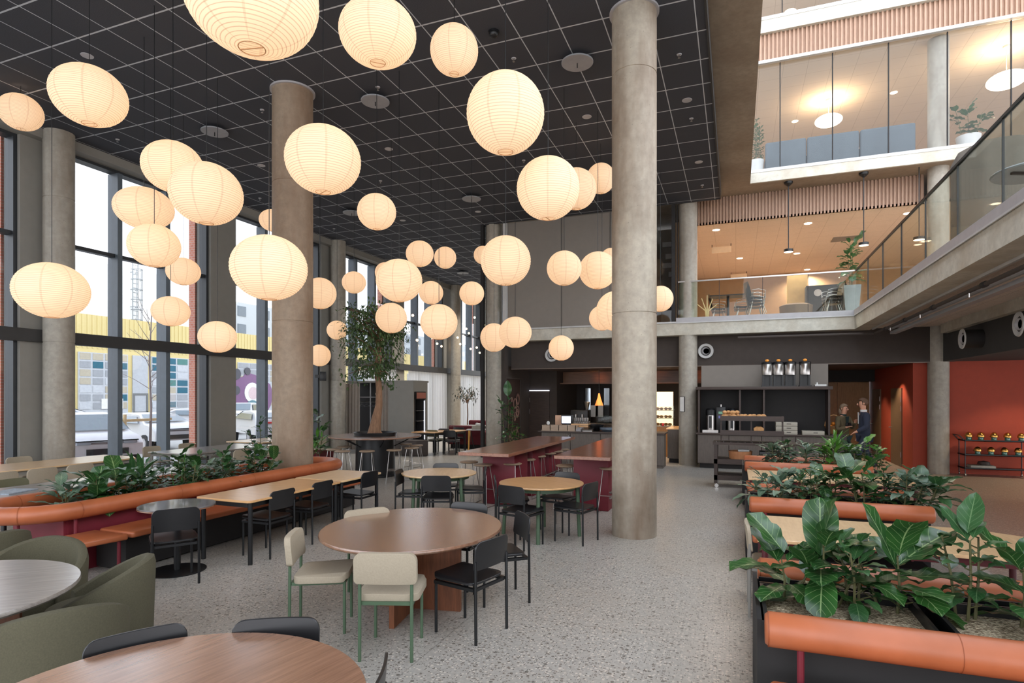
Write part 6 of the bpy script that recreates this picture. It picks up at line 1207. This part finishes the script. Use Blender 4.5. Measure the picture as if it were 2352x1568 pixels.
# ================================================================ PEOPLE
def skinned(name, joints, edges, mat_, parent, root=0, sub=2):
    me = bpy.data.meshes.new(name); me.from_pydata([j[0] for j in joints], edges, []); o = ob(name, me, parent)
    me.materials.append(mat_); md = o.modifiers.new('Skin', 'SKIN'); md.use_smooth_shade = True
    me.skin_vertices[0].data if me.skin_vertices else None
    if not me.skin_vertices:
        bm = bmesh.new(); bm.from_mesh(me); bm.verts.layers.skin.verify(); bm.to_mesh(me); bm.free()
    for i, j in enumerate(joints):
        r = j[1]; me.skin_vertices[0].data[i].radius = r if isinstance(r, tuple) else (r, r); me.skin_vertices[0].data[i].use_root = (i == root)
    s2 = o.modifiers.new('Subdivision', 'SUBSURF'); s2.levels = sub; s2.render_levels = sub
    return o
def person(label, p, rz, H, top, inner, trousers, hair, arms, woman=False):
    """faces +Y locally; arms: list of (elbow, wrist) for left (-x) and right (+x)"""
    s_ = H / 1.8; o = ob('person', None, None, p, rz, scale=(s_, s_, s_)); tag(o, label, 'person', 'people walking past the buffet')
    sw = .17 if woman else .20
    # one continuous body: pelvis, spine, neck, head, legs mid-stride, arms
    J = [((0, 0, .96), (.15, .10)), ((0, .01, 1.15), (.13, .09)), ((0, .02, 1.36), (.16, .10)), ((0, .02, 1.49), .055), ((0, .035, 1.58), .062), ((0, .05, 1.68), (.078, .092)), ((0, .045, 1.755), .06),
         ((-.10, 0, .90), .085), ((-.11, .16, .50), .055), ((-.11, .14, .10), .038), ((-.12, .26, .04), .035), ((.10, 0, .90), .085), ((.11, -.05, .50), .055), ((.11, -.28, .14), .038), ((.12, -.2, .04), .035)]
    E_ = [(0, 1), (1, 2), (2, 3), (3, 4), (4, 5), (5, 6), (0, 7), (7, 8), (8, 9), (9, 10), (0, 11), (11, 12), (12, 13), (13, 14)]
    for sd, (el, wr) in zip((-1, 1), arms):
        b = len(J); J += [((sd * sw, .01, 1.42), .055), (el, .042), (wr, .028)]; E_ += [(2, b), (b, b + 1), (b + 1, b + 2)]
        w_ = Vector(wr); d = (w_ - Vector(el)).normalized(); sd_ = d.cross(Vector((0, 0, 1)) if abs(d.z) < .8 else Vector((0, 1, 0))).normalized()
        palm = w_ + d * .05; J.append((tuple(palm), (.03, .016))); E_.append((b + 2, b + 3))
        for f in range(4):
            k = palm + sd_ * (.024 * (f - 1.5) / 1.5) + d * .03; t = k + d * (.045 + .008 * (f in (1, 2))) - Vector((0, 0, .015)); J += [(tuple(k), .009), (tuple(t), .007)]; n0 = len(J); E_ += [(b + 3, n0 - 2), (n0 - 2, n0 - 1)]
        k = palm - d * .03 + sd_ * .035; t = k + d * .04 + sd_ * .012; J += [(tuple(k), .010), (tuple(t), .008)]; n0 = len(J); E_ += [(b + 3, n0 - 2), (n0 - 2, n0 - 1)]
    skinned('body', J, E_, M_skin, o)
    # jacket and sleeves
    JJ = [((0, 0, .84 if not woman else .80), (.185, .135)), ((0, .0, 1.0), (.175, .128)), ((0, .01, 1.18), (.165, .12)), ((0, .02, 1.36), (.185, .125)), ((0, .015, 1.46), (.10, .085))]; EE = [(0, 1), (1, 2), (2, 3), (3, 4)]
    for sd, (el, wr) in zip((-1, 1), arms):
        b = len(JJ); w_ = Vector(el).lerp(Vector(wr), .93); JJ += [((sd * (sw + .015), .01, 1.42), .078), (el, .062), (tuple(w_), .045)]; EE += [(3, b), (b, b + 1), (b + 1, b + 2)]
    skinned('jacket', JJ, EE, top, o, 1)
    TJ = [((0, 0, .95), (.16, .115)), ((-.10, 0, .88), .105), ((-.11, .16, .50), .078), ((-.11, .14, .12), .065), ((.10, 0, .88), .105), ((.11, -.05, .50), .078), ((.11, -.27, .17), .065)]
    skinned('trousers', TJ, [(0, 1), (1, 2), (2, 3), (0, 4), (4, 5), (5, 6)], trousers, o)
    for x, y, z, a in ((-.115, .20, 0, 0), (.115, -.24, .03, .3)): ob('shoe', MB().ball((0, .04, .05), .13, .38, 1, .42, n=14, m=8).mesh('shoe', M_blackm), o, (x, y, z))
    ob('shirt_front', MB().prism([(-.035, 1.20), (.035, 1.20), (.06, 1.47), (-.06, 1.47)], -.135, -.13, Matrix.Rotation(PI / 2, 4, 'X')).mesh('shirt_front', inner), o)
    ob('collar', MB().lathe([(.066, 1.47), (.074, 1.53), (.068, 1.535), (.058, 1.5)], (0, .02, 0), 20).mesh('collar', inner), o)
    hm = MB().ball((0, .03, 1.715), .107, .86, 1.02, .98, n=20, m=14)
    hm.v = [(x, y, z) if (y < .07 or z > 1.755) else (x, .07, max(z, 1.75)) for x, y, z in hm.v]
    if woman: hm.ball((0, -.05, 1.60), .085, 1, .7, 1.3)
    ob('hair', hm.mesh('hair', hair, smooth=60), o)
    fc = MB()
    for sd in (-1, 1): fc.ball((sd * .033, .135, 1.69), .011, n=8, m=6)
    ob('eye', fc.mesh('eye', M_dark), o); ob('nose', MB().ball((0, .148, 1.66), .016, .8, 1.1, 1.5, n=10, m=8).mesh('nose', M_skin), o); ob('mouth', MB().ball((0, .132, 1.625), .024, 1, .4, .25, n=10, m=6).mesh('mouth', plain('lips', (170, 96, 84)) if 'lips' not in MATS else MATS['lips']), o)
    ob('ear', MB().ball((-.084, .035, 1.68), .022, .5, .8, 1.3, n=8, m=6).ball((.084, .035, 1.68), .022, .5, .8, 1.3, n=8, m=6).mesh('ear', M_skin), o)
    return o
person('man in a navy jacket turned to the left, talking', PF(1986, 14.4), face(-1, .35), 1.86, M_navy, M_paper2, M_navy, M_hair, [((-.27, .02, 1.14), (-.22, .22, 1.02)), ((.27, -.06, 1.14), (.26, .08, .90))])
wo = person('woman in a khaki jacket holding a dark camera, facing us', PF(1936, 15.0), face(.4, -1), 1.71, M_khaki, M_teal, M_teal, M_hairg, [((-.28, .08, 1.15), (-.14, .26, 1.34)), ((.26, .05, 1.13), (.16, .25, 1.2))], True)
q = PF(1948, 14.7, 0); 
thing('camera_in_hand', 'dark compact camera held up by the woman', 'camera', (q.x, q.y, 1.17), face(.4, -1), [('body', B(-.06, .06, -.03, .03, 0, .08).mesh('body', M_blackm, bevel=.01)), ('lens', MB().cyl((0, .03, .04), (0, .07, .04), .03).mesh('lens', M_blackm))])
